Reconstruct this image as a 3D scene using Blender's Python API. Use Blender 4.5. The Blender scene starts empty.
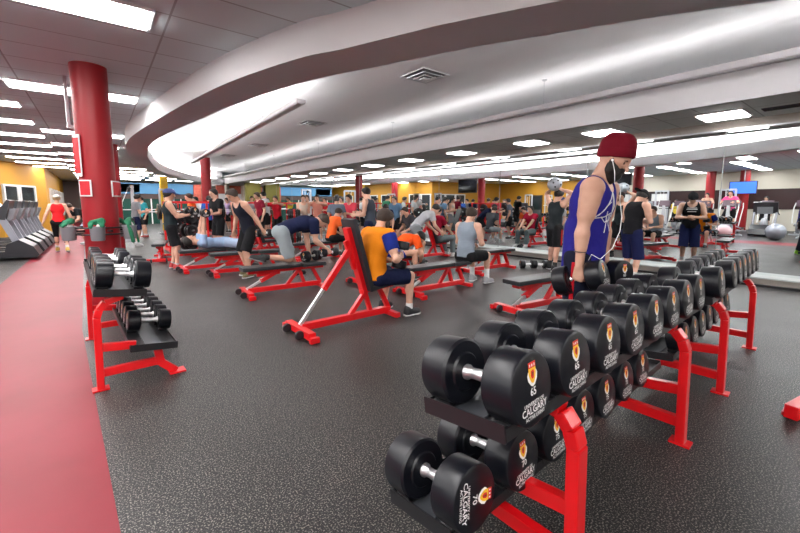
import bpy, bmesh, math, random
import numpy as np
from mathutils import Vector, Matrix
from mathutils.bvhtree import BVHTree
random.seed(7)
PI = math.pi
V = Vector
C = bpy.context.scene.collection
SC = bpy.context.scene

# ------------------------------------------------------------ materials
MATS = {}
def mat(name, col=(.5, .5, .5), rough=.5, metal=0., emit=None, es=1., bump=None, spec=.5, coat=0., sss=0.):
    if name in MATS: return MATS[name]
    m = bpy.data.materials.new(name); m.use_nodes = True
    nt = m.node_tree; b = nt.nodes['Principled BSDF']
    b.inputs['Base Color'].default_value = (*col, 1); b.inputs['Roughness'].default_value = rough
    b.inputs['Metallic'].default_value = metal; b.inputs['Specular IOR Level'].default_value = spec
    b.inputs['Coat Weight'].default_value = coat; b.inputs['Coat Roughness'].default_value = .15
    if emit: b.inputs['Emission Color'].default_value = (*emit, 1); b.inputs['Emission Strength'].default_value = es
    if bump:
        sc_, st, di = bump
        tc = nt.nodes.new('ShaderNodeTexCoord'); nz = nt.nodes.new('ShaderNodeTexNoise'); bp = nt.nodes.new('ShaderNodeBump')
        nz.inputs['Scale'].default_value = sc_; nz.inputs['Detail'].default_value = 4
        bp.inputs['Strength'].default_value = st; bp.inputs['Distance'].default_value = di
        nt.links.new(tc.outputs['Object'], nz.inputs['Vector']); nt.links.new(nz.outputs['Fac'], bp.inputs['Height'])
        nt.links.new(bp.outputs['Normal'], b.inputs['Normal'])
    MATS[name] = m
    return m
def mottled(name, c1, c2, scale, rough=.5, bump=None, detail=4, lo=.35, hi=.65, coat=0.):
    m = mat(name, c1, rough, bump=bump, coat=coat); nt = m.node_tree; b = nt.nodes['Principled BSDF']
    tc = nt.nodes.new('ShaderNodeTexCoord'); nz = nt.nodes.new('ShaderNodeTexNoise'); r = nt.nodes.new('ShaderNodeValToRGB')
    nz.inputs['Scale'].default_value = scale; nz.inputs['Detail'].default_value = detail
    r.color_ramp.elements[0].position = lo; r.color_ramp.elements[0].color = (*c1, 1)
    r.color_ramp.elements[1].position = hi; r.color_ramp.elements[1].color = (*c2, 1)
    nt.links.new(tc.outputs['Object'], nz.inputs['Vector']); nt.links.new(nz.outputs['Fac'], r.inputs['Fac']); nt.links.new(r.outputs['Color'], b.inputs['Base Color'])
    return m
def fabric(col, key=None):
    return mat(key or 'fabric_%03d_%03d_%03d' % tuple(int(c * 255) for c in col), col, .85, bump=(14, .5, .025), spec=.2)
def skin(tone=1.):
    k = round(tone, 2); c1 = (.62 * k, .34 * k, .235 * k); c2 = (.70 * k, .41 * k, .30 * k)
    return mottled('skin_%d' % int(k * 100), c1, c2, 9, .5)
RED = mat('red_powder_coat', (.72, .005, .009), .3, coat=.4)
BLK = mat('black_steel', (.010, .010, .012), .35)
RUB = mat('black_urethane', (.004, .0048, .008), .34, spec=.38)
PAD = mat('black_vinyl', (.02, .021, .025), .38, bump=(25, .08, .004))
CHR = mat('chrome', (.86, .86, .88), .34, .9)
STL = mat('brushed_steel', (.55, .56, .58), .35, .9)
GRY = mat('grey_plastic', (.22, .23, .25), .4)
SIL = mat('silver_paint', (.52, .54, .58), .35, .3)
WHT = mat('white_paint', (.72, .72, .71), .45)
DRK = mat('dark_plastic', (.02, .02, .024), .35)
LETW = mat('white_lettering', (.8, .8, .8), .5)
YEL = mat('yellow_paint', (.80, .52, .03), .5)
EMY = mat('emblem_gold', (.85, .50, .03), .5)
EMR = mat('emblem_red', (.65, .02, .02), .5)
COLM = mat('maroon_column_paint', (.30, .007, .013), .42, spec=.4)
HAIRB = mat('black_hair', (.012, .009, .008), .6, bump=(60, .8, .01))
HAIRN = mat('brown_hair', (.032, .016, .009), .6, bump=(60, .8, .01))
HAIRL = mat('blond_hair', (.42, .28, .13), .6, bump=(60, .8, .01))

# ------------------------------------------------------------ mesh builder
class MB:
    def __init__(s): s.bm = bmesh.new(); s.mi = 0
    def _xf(s, vs, M):
        for v in vs: v.co = M @ v.co
    def _tag(s, fs):
        for f in fs: f.material_index = s.mi
    def box(s, c, size, rot=None, bev=0.):
        t = bmesh.new(); bmesh.ops.create_cube(t, size=1)
        for v in t.verts: v.co = V((v.co.x * size[0], v.co.y * size[1], v.co.z * size[2]))
        if bev: bmesh.ops.bevel(t, geom=t.edges[:], offset=bev, segments=2, profile=.7, affect='EDGES')
        M = Matrix.Translation(c)
        if rot is not None: M = M @ (rot if isinstance(rot, Matrix) else Matrix.Rotation(rot, 4, 'Z'))
        s._xf(t.verts, M); s.join(t); return s
    def join(s, t):
        mp = {}
        for v in t.verts: mp[v] = s.bm.verts.new(v.co)
        for f in t.faces:
            try: nf = s.bm.faces.new([mp[v] for v in f.verts]); nf.smooth = f.smooth; nf.material_index = s.mi
            except ValueError: pass
        t.free()
    def beam(s, a, b, w, h, bev=.004, up=(0, 0, 1)):
        a, b = V(a), V(b); d = b - a; L = d.length; x = d.normalized(); u = V(up)
        if abs(x.dot(u)) > .98: u = V((0, 1, 0))
        y = u.cross(x).normalized(); z = x.cross(y)
        M = Matrix((x, y, z)).transposed().to_4x4()
        s.box((a + b) / 2, (L, w, h), M, bev); return s
    def ring(s, c, u, v, r, n): return [s.bm.verts.new(c + u * (r * math.cos(2 * PI * k / n)) + v * (r * math.sin(2 * PI * k / n))) for k in range(n)]
    def tube(s, pts, r, n=10, closed=False, cap=True):
        pts = [V(p) for p in pts]; N = len(pts); rs = r if isinstance(r, (list, tuple)) else [r] * N
        prev = None; rings = []
        for i, p in enumerate(pts):
            if closed: d = (pts[(i + 1) % N] - pts[i - 1])
            else: d = pts[min(i + 1, N - 1)] - pts[max(i - 1, 0)]
            d.normalize()
            if prev is None:
                u = d.orthogonal().normalized()
            else: u = (prev - d * prev.dot(d)).normalized()
            prev = u; rings.append(s.ring(p, u, d.cross(u), rs[i], n))
        m = N if closed else N - 1
        for i in range(m):
            A, B = rings[i], rings[(i + 1) % N]
            for k in range(n):
                f = s.bm.faces.new((A[k], A[(k + 1) % n], B[(k + 1) % n], B[k])); f.smooth = True; f.material_index = s.mi
        if cap and not closed:
            for q in (rings[0][::-1], rings[-1]):
                f = s.bm.faces.new(q); f.material_index = s.mi
        return s
    def lathe(s, prof, c=(0, 0, 0), axis='Z', n=32, R=None):
        # prof: (radius, height) along axis, closed to the axis at both ends
        M = Matrix.Translation(c)
        if R is not None: M = M @ R
        elif axis == 'X': M = M @ Matrix.Rotation(PI / 2, 4, 'Y')
        elif axis == 'Y': M = M @ Matrix.Rotation(-PI / 2, 4, 'X')
        rings = []
        for r, h in prof:
            if r < 1e-5: rings.append([s.bm.verts.new(M @ V((0, 0, h)))])
            else: rings.append([s.bm.verts.new(M @ V((r * math.cos(2 * PI * k / n), r * math.sin(2 * PI * k / n), h))) for k in range(n)])
        for A, B in zip(rings, rings[1:]):
            for k in range(n):
                if len(A) == 1 and len(B) == 1: continue
                if len(A) == 1: q = (A[0], B[(k + 1) % n], B[k])
                elif len(B) == 1: q = (A[k], A[(k + 1) % n], B[0])
                else: q = (A[k], A[(k + 1) % n], B[(k + 1) % n], B[k])
                f = s.bm.faces.new(q); f.smooth = True; f.material_index = s.mi
        return s
    def prism(s, poly, y0, y1, plane='XZ'):
        def P(a, b, y): return (a, y, b) if plane == 'XZ' else ((y, a, b) if plane == 'YZ' else (a, b, y))
        A = [s.bm.verts.new(P(a, b, y0)) for a, b in poly]; B = [s.bm.verts.new(P(a, b, y1)) for a, b in poly]; n = len(poly)
        for q in (A[::-1], B): s.bm.faces.new(q).material_index = s.mi
        for k in range(n): s.bm.faces.new((A[k], A[(k + 1) % n], B[(k + 1) % n], B[k])).material_index = s.mi
        return s
    def quad(s, *ps): s.bm.faces.new([s.bm.verts.new(p) for p in ps]).material_index = s.mi; return s
    def build(s, name, mats, parent=None, loc=None, sharp=True, tag=None):
        bmesh.ops.recalc_face_normals(s.bm, faces=s.bm.faces[:])
        me = bpy.data.meshes.new(name); s.bm.to_mesh(me); s.bm.free()
        for m in (mats if isinstance(mats, (list, tuple)) else [mats]): me.materials.append(m)
        o = bpy.data.objects.new(name, me); C.objects.link(o)
        if sharp and any(p.use_smooth for p in me.polygons):
            try: me.set_sharp_from_angle(angle=math.radians(38))
            except Exception: pass
        if parent: o.parent = parent
        if loc is not None: o.location = loc
        return o
def tag(o, label, cat, group=None, kind=None):
    if label: o['label'] = label
    if cat: o['category'] = cat
    if group: o['group'] = group
    if kind: o['kind'] = kind
    return o
def thing(name, label, cat, loc=(0, 0, 0), rz=0., group=None):
    o = bpy.data.objects.new(name, None); C.objects.link(o); o.location = loc; o.rotation_euler = (0, 0, rz)
    o.empty_display_size = .1
    return tag(o, label, cat, group)
def struct(o): o['kind'] = 'structure'; return o
CH = {}
def reg(root):
    def kids(o): return [c for c in C.objects if c.parent == o]
    CH[root.name] = [(c, kids(c)) for c in kids(root)]
    return root
def clone(root, label, loc, rz=0., group=None, mtx=None):
    if root.name not in CH: reg(root)
    r = root.copy(); C.objects.link(r)
    if mtx is not None: r.matrix_world = mtx
    else: r.location = loc; r.rotation_euler = (0, 0, rz)
    r['label'] = label
    if group: r['group'] = group
    for c, gs in CH[root.name]:
        d = c.copy(); C.objects.link(d); d.parent = r
        for g in gs:
            e = g.copy(); C.objects.link(e); e.parent = d
    return r
ORD = ['first', 'second', 'third', 'fourth', 'fifth', 'sixth', 'seventh', 'eighth', 'ninth', 'tenth', 'eleventh', 'twelfth', 'thirteenth', 'fourteenth', 'fifteenth', 'sixteenth', 'seventeenth', 'eighteenth', 'nineteenth']
def text_mesh(lines):
    # lines: (string, size, x, y) -> bmesh verts in XY plane joined
    bm = bmesh.new()
    for body, size, x, y in lines:
        cu = bpy.data.curves.new('lettering', 'FONT'); cu.body = body; cu.size = size; cu.align_x = 'CENTER'; cu.align_y = 'CENTER'; cu.resolution_u = 2
        cu.offset = size * .014
        o = bpy.data.objects.new('lettering', cu); C.objects.link(o)
        dg = bpy.context.evaluated_depsgraph_get(); me = bpy.data.meshes.new_from_object(o.evaluated_get(dg))
        n0 = len(bm.verts); bm.from_mesh(me); bm.verts.ensure_lookup_table()
        for v in bm.verts[n0:]: v.co.x += x; v.co.y += y
        bpy.data.objects.remove(o); bpy.data.meshes.remove(me); bpy.data.curves.remove(cu)
    return bm
def text_obj(name, lines, m, parent, M):
    bm = text_mesh(lines)
    for v in bm.verts: v.co = M @ v.co
    me = bpy.data.meshes.new(name); bm.to_mesh(me); bm.free(); me.materials.append(m)
    o = bpy.data.objects.new(name, me); C.objects.link(o); o.parent = parent
    return o

# ------------------------------------------------------------ implicit-surface bodies
class Field:
    """union of tapered, flattened capsules sampled on a grid and skinned with surface nets"""
    def __init__(s, prims, res, cuts=(), off=0., keep=None):
        s.prims = prims
        P = np.array([p['a'] for p in prims] + [p['b'] for p in prims]); R = max(max(p['r1'], p['r2']) for p in prims) + off + 3 * res
        lo = P.min(0) - R; hi = P.max(0) + R
        n = np.ceil((hi - lo) / res).astype(int) + 1
        s.lo, s.res, s.n = lo, res, n
        f = np.full(n, .5, dtype=np.float32)
        ax = [lo[i] + res * np.arange(n[i]) for i in range(3)]
        for p in prims:
            a, b = np.array(p['a'], float), np.array(p['b'], float); k = p.get('k', .02); rr = max(p['r1'], p['r2']) + off + k * 2 + 2 * res
            i0 = np.maximum(((np.minimum(a, b) - rr - lo) / res).astype(int), 0); i1 = np.minimum(((np.maximum(a, b) + rr - lo) / res).astype(int) + 2, n)
            sl = tuple(slice(i0[i], i1[i]) for i in range(3))
            X = ax[0][sl[0]][:, None, None] - a[0]; Y = ax[1][sl[1]][None, :, None] - a[1]; Z = ax[2][sl[2]][None, None, :] - a[2]
            d = b - a; L2 = max(d @ d, 1e-9)
            h = np.clip((X * d[0] + Y * d[1] + Z * d[2]) / L2, 0, 1)
            qx, qy, qz = X - h * d[0], Y - h * d[1], Z - h * d[2]
            fl = p.get('fl')
            if fl is not None:
                D, kk = np.array(fl[0], float), fl[1]; D = D / np.linalg.norm(D)
                t = (qx * D[0] + qy * D[1] + qz * D[2]) * (kk - 1)
                qx, qy, qz = qx + t * D[0], qy + t * D[1], qz + t * D[2]
            v = np.sqrt(qx * qx + qy * qy + qz * qz) - (p['r1'] + (p['r2'] - p['r1']) * h)
            if fl is not None: v = v / (1 + (fl[1] - 1) * .45)
            v = v - off
            if p.get('cut'):
                dn = d / math.sqrt(L2)
                v = np.maximum(v, (X * dn[0] + Y * dn[1] + Z * dn[2]) - math.sqrt(L2))
            if p.get('cuta'):
                dn = d / math.sqrt(L2)
                v = np.maximum(v, -(X * dn[0] + Y * dn[1] + Z * dn[2]))
            F = f[sl]
            if p.get('sub'):
                F = -F; hh = np.clip(.5 + .5 * (F - v) / k, 0, 1); f[sl] = -(F * (1 - hh) + v * hh - k * hh * (1 - hh))
            else:
                hh = np.clip(.5 + .5 * (F - v) / k, 0, 1); f[sl] = F * (1 - hh) + v * hh - k * hh * (1 - hh)
        for (pt, nr) in cuts:      # keep the side where (p-pt).nr < 0
            nr = np.array(nr, float); nr = nr / np.linalg.norm(nr)
            v = (ax[0] - pt[0])[:, None, None] * nr[0] + (ax[1] - pt[1])[None, :, None] * nr[1] + (ax[2] - pt[2])[None, None, :] * nr[2]
            f = np.maximum(f, v)
        s.f = f
    def mesh(s, name, m, parent=None):
        f = s.f; ins = f < 0
        c = ins[:-1, :-1, :-1].astype(np.int8)
        tot = np.zeros_like(c)
        for dx in (0, 1):
            for dy in (0, 1):
                for dz in (0, 1): tot += ins[dx:dx + c.shape[0], dy:dy + c.shape[1], dz:dz + c.shape[2]]
        act = (tot > 0) & (tot < 8)
        idx = -np.ones(c.shape, dtype=np.int64); I, J, K = np.nonzero(act); N = len(I); idx[I, J, K] = np.arange(N)
        acc = np.zeros((N, 3)); cnt = np.zeros(N)
        cor = [(0, 0, 0), (1, 0, 0), (0, 1, 0), (1, 1, 0), (0, 0, 1), (1, 0, 1), (0, 1, 1), (1, 1, 1)]
        for ia in range(8):
            for axx in range(3):
                A = cor[ia]
                if A[axx]: continue
                B = list(A); B[axx] = 1
                fa = f[I + A[0], J + A[1], K + A[2]]; fb = f[I + B[0], J + B[1], K + B[2]]
                w = (fa < 0) != (fb < 0); t = np.where(w, fa / np.where(w, fa - fb, 1), 0)
                P = np.array(A, float)[None, :] + t[:, None] * (np.array(B) - np.array(A))[None, :]
                acc += P * w[:, None]; cnt += w
        co = (np.stack([I, J, K], 1) + acc / cnt[:, None]) * s.res + s.lo
        faces = []
        for axx in range(3):
            sl0 = [slice(None)] * 3; sl1 = [slice(None)] * 3; sl0[axx] = slice(0, -1); sl1[axx] = slice(1, None)
            a0, a1 = ins[tuple(sl0)], ins[tuple(sl1)]
            E = np.argwhere(a0 != a1); flip = a0[tuple(E.T)]
            u, v = (axx + 1) % 3, (axx + 2) % 3
            ok = (E[:, u] > 0) & (E[:, v] > 0) & (E[:, u] < f.shape[u] - 1) & (E[:, v] < f.shape[v] - 1)
            E, flip = E[ok], flip[ok]
            def cid(du, dv):
                Q = E.copy(); Q[:, u] += du; Q[:, v] += dv; return idx[tuple(Q.T)]
            q = np.stack([cid(-1, -1), cid(0, -1), cid(0, 0), cid(-1, 0)], 1)
            q[~flip] = q[~flip][:, ::-1]; faces.append(q)
        faces = np.concatenate(faces)
        me = bpy.data.meshes.new(name)
        me.vertices.add(N); me.vertices.foreach_set('co', co.astype(np.float32).ravel())
        nf = len(faces); me.loops.add(nf * 4); me.loops.foreach_set('vertex_index', faces.ravel().astype(np.int32))
        me.polygons.add(nf); me.polygons.foreach_set('loop_start', np.arange(0, nf * 4, 4, dtype=np.int32))
        me.update(calc_edges=True); me.validate()
        me.polygons.foreach_set('use_smooth', np.ones(nf, dtype=bool))
        me.materials.append(m)
        o = bpy.data.objects.new(name, me); C.objects.link(o)
        if parent: o.parent = parent
        return o

def ik(A, T, l1, l2, hint):
    A, T = V(A), V(T); d = T - A; L = d.length
    mx = (l1 + l2) * .998
    if L > mx: T = A + d * (mx / L); d = T - A; L = mx
    x = d.normalized(); a = (l1 * l1 - l2 * l2 + L * L) / (2 * L); h = math.sqrt(max(l1 * l1 - a * a, 0))
    hv = V(hint); hv = hv - x * hv.dot(x)
    if hv.length < 1e-4: hv = x.orthogonal()
    return A + x * a + hv.normalized() * h, T

def person(label, loc, face, P=None, O=None, res=.02, H=1.77, tone=1., group=None, bulk=1.):
    """loc on the ground, face = heading in degrees from +X. Local frame: x forward, y left, z up."""
    P = P or {}; O = O or {}; s = H / 1.77
    root = thing('person', label, 'person', (loc[0], loc[1], loc[2] if len(loc) > 2 else 0), math.radians(face), group)
    lean = math.radians(P.get('lean', 3)); bend = math.radians(P.get('bend', 3)); tw = math.radians(P.get('twist', 0))
    pel = V(P.get('pelvis', (0, 0, .96))) * 1.0
    pel = V((pel.x, pel.y, pel.z * (s if 'pelvis' not in P else 1)))
    def fr(a): return V((math.sin(a), 0, math.cos(a))), V((math.cos(a), 0, -math.sin(a)))
    u0, f0 = fr(lean); u1, f1 = fr(lean + bend)
    Rt = Matrix.Rotation(tw, 3, u1)
    lat0 = V((0, 1, 0)); f1 = Rt @ f1; lat1 = Rt @ lat0
    tilt = P.get('hips', 0)
    waist = pel + u0 * .17 * s; chest = pel + u0 * .20 * s + u1 * .17 * s; nb = chest + u1 * .17 * s
    shL = chest + u1 * .11 * s + lat1 * .178 * s * (.5 + .5 * bulk) + f1 * P.get('shfwd', 0.); shR = chest + u1 * .11 * s - lat1 * .178 * s * (.5 + .5 * bulk) + f1 * P.get('shfwd', 0.)
    hipL = pel + lat0 * .09 * s - u0 * .03 * s; hipR = pel - lat0 * .09 * s - u0 * .03 * s
    hp = lean + bend + math.radians(P.get('nod', 10)); hyaw = math.radians(P.get('hyaw', 0))
    nd = lean + bend + math.radians(P.get('nod', 10)) * .5
    un, fn = fr(nd); uh, fh = fr(hp)
    Rh = Matrix.Rotation(tw + hyaw, 3, 'Z') if abs(lean) < 1 else Matrix.Identity(3)
    un = (Rh @ un); fh = Rh @ fh; uh = Rh @ uh; lh = uh.cross(fh)
    hb = nb + un * .055 * s; hc = hb + uh * .108 * s + fh * .025 * s
    ua, fa = .295 * s, .255 * s; th, sn = .43 * s, .42 * s
    def tgt(k, d): return V(P[k]) if k in P else d
    hL = tgt('handL', shL + V((.04, .07, -.52 * s))); hR = tgt('handR', shR + V((.04, -.07, -.52 * s)))
    eL, wL = ik(shL, hL, ua, fa, P.get('elbL', (-1, .5, -.2))); eR, wR = ik(shR, hR, ua, fa, P.get('elbR', (-1, -.5, -.2)))
    aL = tgt('footL', V((0.02, .11, .09))); aR = tgt('footR', V((-.02, -.11, .09)))
    kL, aL = ik(hipL, aL, th, sn, P.get('kneeL', (1, .12, 0))); kR, aR = ik(hipR, aR, th, sn, P.get('kneeR', (1, -.12, 0)))
    T = lambda v: tuple(v)
    def cap(a, b, r1, r2, k=.02, fl=None, **kw):
        d = dict(a=T(a), b=T(b), r1=r1 * s, r2=r2 * s, k=k)
        if fl: d['fl'] = (T(fl[0]), fl[1])
        d.update(kw); return d
    B = bulk
    torso = [cap(hipL, hipR, .098, .098, .03, (f0, 1.1)), cap(pel - u0 * .02, waist, .125, .118 * B, .04, (f0, 1.3)),
             cap(waist, chest, .118 * B, .130 * B, .05, (f0, 1.3)),
             cap(chest + lat1 * .06 * s, chest - lat1 * .06 * s, .118 * B, .118 * B, .05, (f1, 1.15)),
             cap(chest + u1 * .09 * s + lat1 * .085 * s, chest + u1 * .09 * s - lat1 * .085 * s, .082 * B, .082 * B, .04),
             cap(nb - u1 * .02 + lat1 * .02, shL + u1 * .02, .052, .045, .03), cap(nb - u1 * .02 - lat1 * .02, shR + u1 * .02, .052, .045, .03)]
    delts = [cap(shL, shL + (eL - shL) * .25, .066 * B, .056 * B, .03), cap(shR, shR + (eR - shR) * .25, .066 * B, .056 * B, .03)]
    neck = [cap(nb - u1 * .03 * s, hb + uh * .05 * s, .062 * (.5 + .5 * B), .056, .025)]
    arms = []
    for sh, e, w in ((shL, eL, wL), (shR, eR, wR)):
        arms += [cap(sh, e, .055 * B, .040, .02), cap(sh + (e - sh) * .35, sh + (e - sh) * .6, .053 * B, .050 * B, .02),
                 cap(e, w, .040, .028, .02), cap(e + (w - e) * .12, e + (w - e) * .45, .043 * B, .039, .02)]
    legs = []
    for hpv, kn, an, in ((hipL, kL, aL), (hipR, kR, aR)):
        bk = (kn - hpv).cross(an - kn)
        legs += [cap(hpv, kn, .088, .056, .03), cap(kn, an, .054, .037, .025)]
        d = (an - kn); back = V((-1, 0, 0)); back = back - d.normalized() * back.dot(d.normalized())
        if back.length > .3: legs.append(cap(kn + d * .15 + back.normalized() * .018, kn + d * .42 + back.normalized() * .018, .047, .045, .03))
    head = [cap(hc - fh * .022 * s + uh * .022 * s, hc + fh * .012 * s + uh * .022 * s, .087, .085, .02, (lh, 1.12)),
            cap(hc + fh * .018 * s - uh * .03 * s, hc + fh * .045 * s - uh * .078 * s, .060, .040, .02, (lh, 1.1)),
            cap(hc + fh * .086 * s + uh * .008 * s, hc + fh * .106 * s - uh * .026 * s, .011, .015, .012),
            cap(hc + fh * .078 * s - uh * .052 * s + lh * .015, hc + fh * .078 * s - uh * .052 * s - lh * .015, .012, .012, .01)]
    for q in (1, -1):
        head.append(cap(hc + lh * q * .074 * s - uh * .02 * s - fh * .005, hc + lh * q * .080 * s + uh * .015 * s - fh * .012 * s, .012, .016, .008, (lh, 1.6)))
        head.append(cap(hc + lh * q * .034 * s + fh * .083 * s + uh * .012 * s, hc + lh * q * .034 * s + fh * .083 * s + uh * .012 * s, .014, .014, .012, sub=1))
    hands = []; grips = []
    for side, e, w in (('L', eL, wL), ('R', eR, wR)):
        q = 1 if side == 'L' else -1
        d = V(P['hd' + side]).normalized() if 'hd' + side in P else (w - e).normalized()
        pn = V(P.get('palm' + side, (0, -q, 0))); pn = (pn - d * pn.dot(d)).normalized()   # palm faces this way
        lt = d.cross(pn) * q                                                                 # towards the thumb
        if 'thumb' + side in P:
            tv = V(P['thumb' + side]); lt = tv - d * tv.dot(d); lt = (lt - pn * lt.dot(pn)).normalized()
        curl = math.radians(P.get('curl', 32)) if not P.get('grip' + side) else math.radians(78)
        fr_ = max(.0088, res * .55) / s
        hands.append(cap(w + d * .025 * s + lt * .012, w + d * .082 * s + lt * .016, .027, .030, .015, (pn, 1.9)))
        hands.append(cap(w + d * .025 * s - lt * .012, w + d * .078 * s - lt * .020, .025, .026, .015, (pn, 1.9)))
        for i, (lo, ln) in enumerate(((.034, .95), (.012, 1.05), (-.011, 1.), (-.032, .8))):
            p0 = w + d * .082 * s + lt * lo * s; ang = curl * .7; dd = d; 
            for j, sl in enumerate((.038, .026, .021)):
                dd = (d * math.cos(ang) + pn * math.sin(ang)).normalized(); p1 = p0 + dd * sl * ln * s
                hands.append(cap(p0, p1, fr_ * (1 - .08 * j), fr_ * (.94 - .08 * j), .005)); p0 = p1; ang += curl
        t0 = w + d * .03 * s + lt * .028 * s; g = P.get('grip' + side)
        t1 = t0 + (d * .75 + lt * (.45 if not g else .1) + pn * (.25 if not g else .8)).normalized() * .042 * s
        t2 = t1 + (d * .9 + lt * (.1 if not g else -.3) + pn * (.3 if not g else .6)).normalized() * .032 * s
        hands += [cap(t0, t1, fr_ * 1.25, fr_ * 1.1, .008), cap(t1, t2, fr_ * 1.1, fr_, .005)]
        grips.append((w + d * .085 * s + pn * .026 * s, lt))
    feet = []
    fdirs = []
    for side, a, kn in (('L', aL, kL), ('R', aR, kR)):
        fd = V(P['toe' + side]).normalized() if 'toe' + side in P else V((1, .18 if side == 'L' else -.18, 0)).normalized()
        fdirs.append(fd); dn = (a - kn).normalized(); dn = (dn - fd * dn.dot(fd)).normalized()
        feet.append(cap(a + dn * .045, a + fd * .14 * s + dn * .055, .035, .026, .02))
    fld = Field(torso + delts + neck + arms + legs + head + feet + hands, res)
    body = fld.mesh('body', skin(tone), root)
    # ---- clothes
    top = O.get('top', 'tee'); tc = O.get('top_mat') or fabric(O.get('top_col', (.3, .3, .3)))
    if top != 'none':
        hem = O.get('hem', -.06)
        pr = [dict(p) for p in torso]
        lp = cap(pel - u0 * .03, pel + u0 * .1, .137 * B, .128 * B, .03, (f0, 1.22)); pr.append(lp)
        fhem = pel + u0 * hem * s
        if O.get('loose'): pr += [cap(fhem - u0 * .02, waist, .150 * O['loose'], .128 * B, .04, (f0, 1.12))]
        cuts = [(T(fhem), T(-u0))]
        if top in ('tee', 'long', 'polo'):
            pr += [dict(p) for p in delts]
            for sh, e, w in ((shL, eL, wL), (shR, eR, wR)):
                if top != 'long': pr.append(cap(sh, sh + (e - sh) * .62, .060 * B, .064, .02, cut=1))
                else: pr += [cap(sh, e, .058 * B, .048, .02), cap(e, w, .048, .036, .02, cut=1)]
            neckr, nz = .07, .035
        else:
            neckr, nz = .085, .0
            for p in pr[-3:-1]: p['r1'] *= .72; p['r2'] *= .45
            for q, sh in ((1, shL), (-1, shR)):
                pr.append(cap(sh + u1 * .0 + lat1 * q * .045 * s + f1 * .0, sh + u1 * .10 * s + lat1 * q * .03, .068, .07, .012, sub=1))
        pr.append(cap(nb + u1 * nz * s + f1 * .05 * s, nb + u1 * .12 * s + f1 * .03 * s, neckr, neckr, .012, sub=1))
        sh_ = Field(pr, res, cuts, off=.011).mesh('tank_top' if top == 'tank' else 'shirt', tc, root)
        if 'sleeve_col' in O:
            sl = []
            for sh, e in ((shL, eL), (shR, eR)): sl += [cap(sh + (e - sh) * .03, sh + (e - sh) * .64, .068 * B, .068, .02, cut=1)]
            Field([sl[0]], res, off=.011).mesh('sleeve', fabric(O['sleeve_col']), root); Field([sl[1]], res, off=.011).mesh('sleeve', fabric(O['sleeve_col']), root)
    bot = O.get('bottom', 'shorts'); bc = fabric(O.get('bot_col', (.01, .01, .013)))
    if bot != 'none':
        pr = [dict(torso[0]), cap(pel - u0 * .03, pel + u0 * .06, .130, .122, .03, (f0, 1.2))]
        ln = O.get('shortlen', .86)
        for hpv, kn, an in ((hipL, kL, aL), (hipR, kR, aR)):
            if bot == 'shorts': pr.append(cap(hpv, hpv + (kn - hpv) * ln, .098, .092, .03, cut=1))
            elif bot == 'tights': pr += [cap(hpv, kn, .088, .056, .03), cap(kn, kn + (an - kn) * ln, .054, .045, .02, cut=1)]
            else: pr += [cap(hpv, kn, .096, .072, .03), cap(kn, kn + (an - kn) * .94, .072, .062, .02, cut=1)]
        nm = {'shorts': 'shorts', 'tights': 'leggings'}.get(bot, 'trousers')
        Field(pr, res, [(T(pel + u0 * .085), T(u0))], off=.008).mesh(nm, bc, root)
        if 'stripe_col' in O:
            for q, hpv, kn in ((1, hipL, kL), (-1, hipR, kR)):
                dd = (kn - hpv); oo = V((0, q, 0))
                mb = MB(); mb.beam(hpv + oo * .108 * s + dd * .05, hpv + dd * (.84 if bot == 'shorts' else 1.) + oo * (.102 if bot == 'shorts' else .08) * s, .010, .03, .003, up=(1, 0, 0)); mb.build('side_stripe', fabric(O['stripe_col']), root)
    # ---- shoes and socks
    scol = O.get('shoe_col', (.03, .03, .035))
    for i, (side, a, kn) in enumerate((('L', aL, kL), ('R', aR, kR))):
        fd = fdirs[i]; dn = (a - kn).normalized(); dn = (dn - fd * dn.dot(fd)).normalized(); sd = fd.cross(dn)
        solep = a + dn * .085
        up = [cap(a - fd * .025 + dn * .045, a + fd * .13 * s + dn * .052, .047, .040, .02, (sd, 1.12)), cap(a - fd * .02 + dn * .0, a - fd * .02 + dn * .05, .046, .046, .02), cap(a + fd * .02 + dn * .02, a + fd * .1 * s + dn * .05, .040, .036, .02)]
        if O.get('socks', True): Field([cap(a + (kn - a) * O.get('sockh', .22), a, .041, .040, .01)], max(res, .008), off=.004).mesh('sock', fabric(O.get('sock_col', (.6, .6, .6))), root)
        sho = Field(up, res * .9, [(T(a + dn * .068), T(dn))], off=.004).mesh('shoe', mat('shoe_%d_%d_%d' % tuple(int(c * 99) for c in scol), scol, .6), root)
        Field([cap(a - fd * .03 + dn * .072, a + fd * .135 * s + dn * .072, .050, .044, .01, (sd, 1.12))], res * .8, [(T(a + dn * .066), T(-dn)), (T(solep), T(dn))], off=.004).mesh('sole', mat('sole_%d' % int(O.get('sole', .7) * 99), (O.get('sole', .7),) * 3, .6), sho)
    # ---- hair and headwear
    hs = O.get('hair', 'short'); hm = O.get('hair_mat', HAIRB)
    skull = [dict(head[0])]
    if hs in ('short', 'long', 'bun'):
        Field(skull, res * .8, [(T(hc + fh * .055 * s + uh * .045 * s), T(fh * .9 - uh * .55)), (T(hc - uh * .062 * s - fh * .06 * s), T(-uh + fh * .5))], off=.016).mesh('hair', hm, root)
    if hs == 'long': Field([cap(hc - fh * .06 * s, hc - fh * .10 * s - uh * .22 * s, .05, .03, .02, (fh, 1.3))], res, off=.004).mesh('ponytail', hm, root)
    if hs == 'bun': Field([cap(hc - fh * .09 * s + uh * .05, hc - fh * .1 * s + uh * .05, .04, .04)], res).mesh('hair_bun', hm, root)
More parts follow.
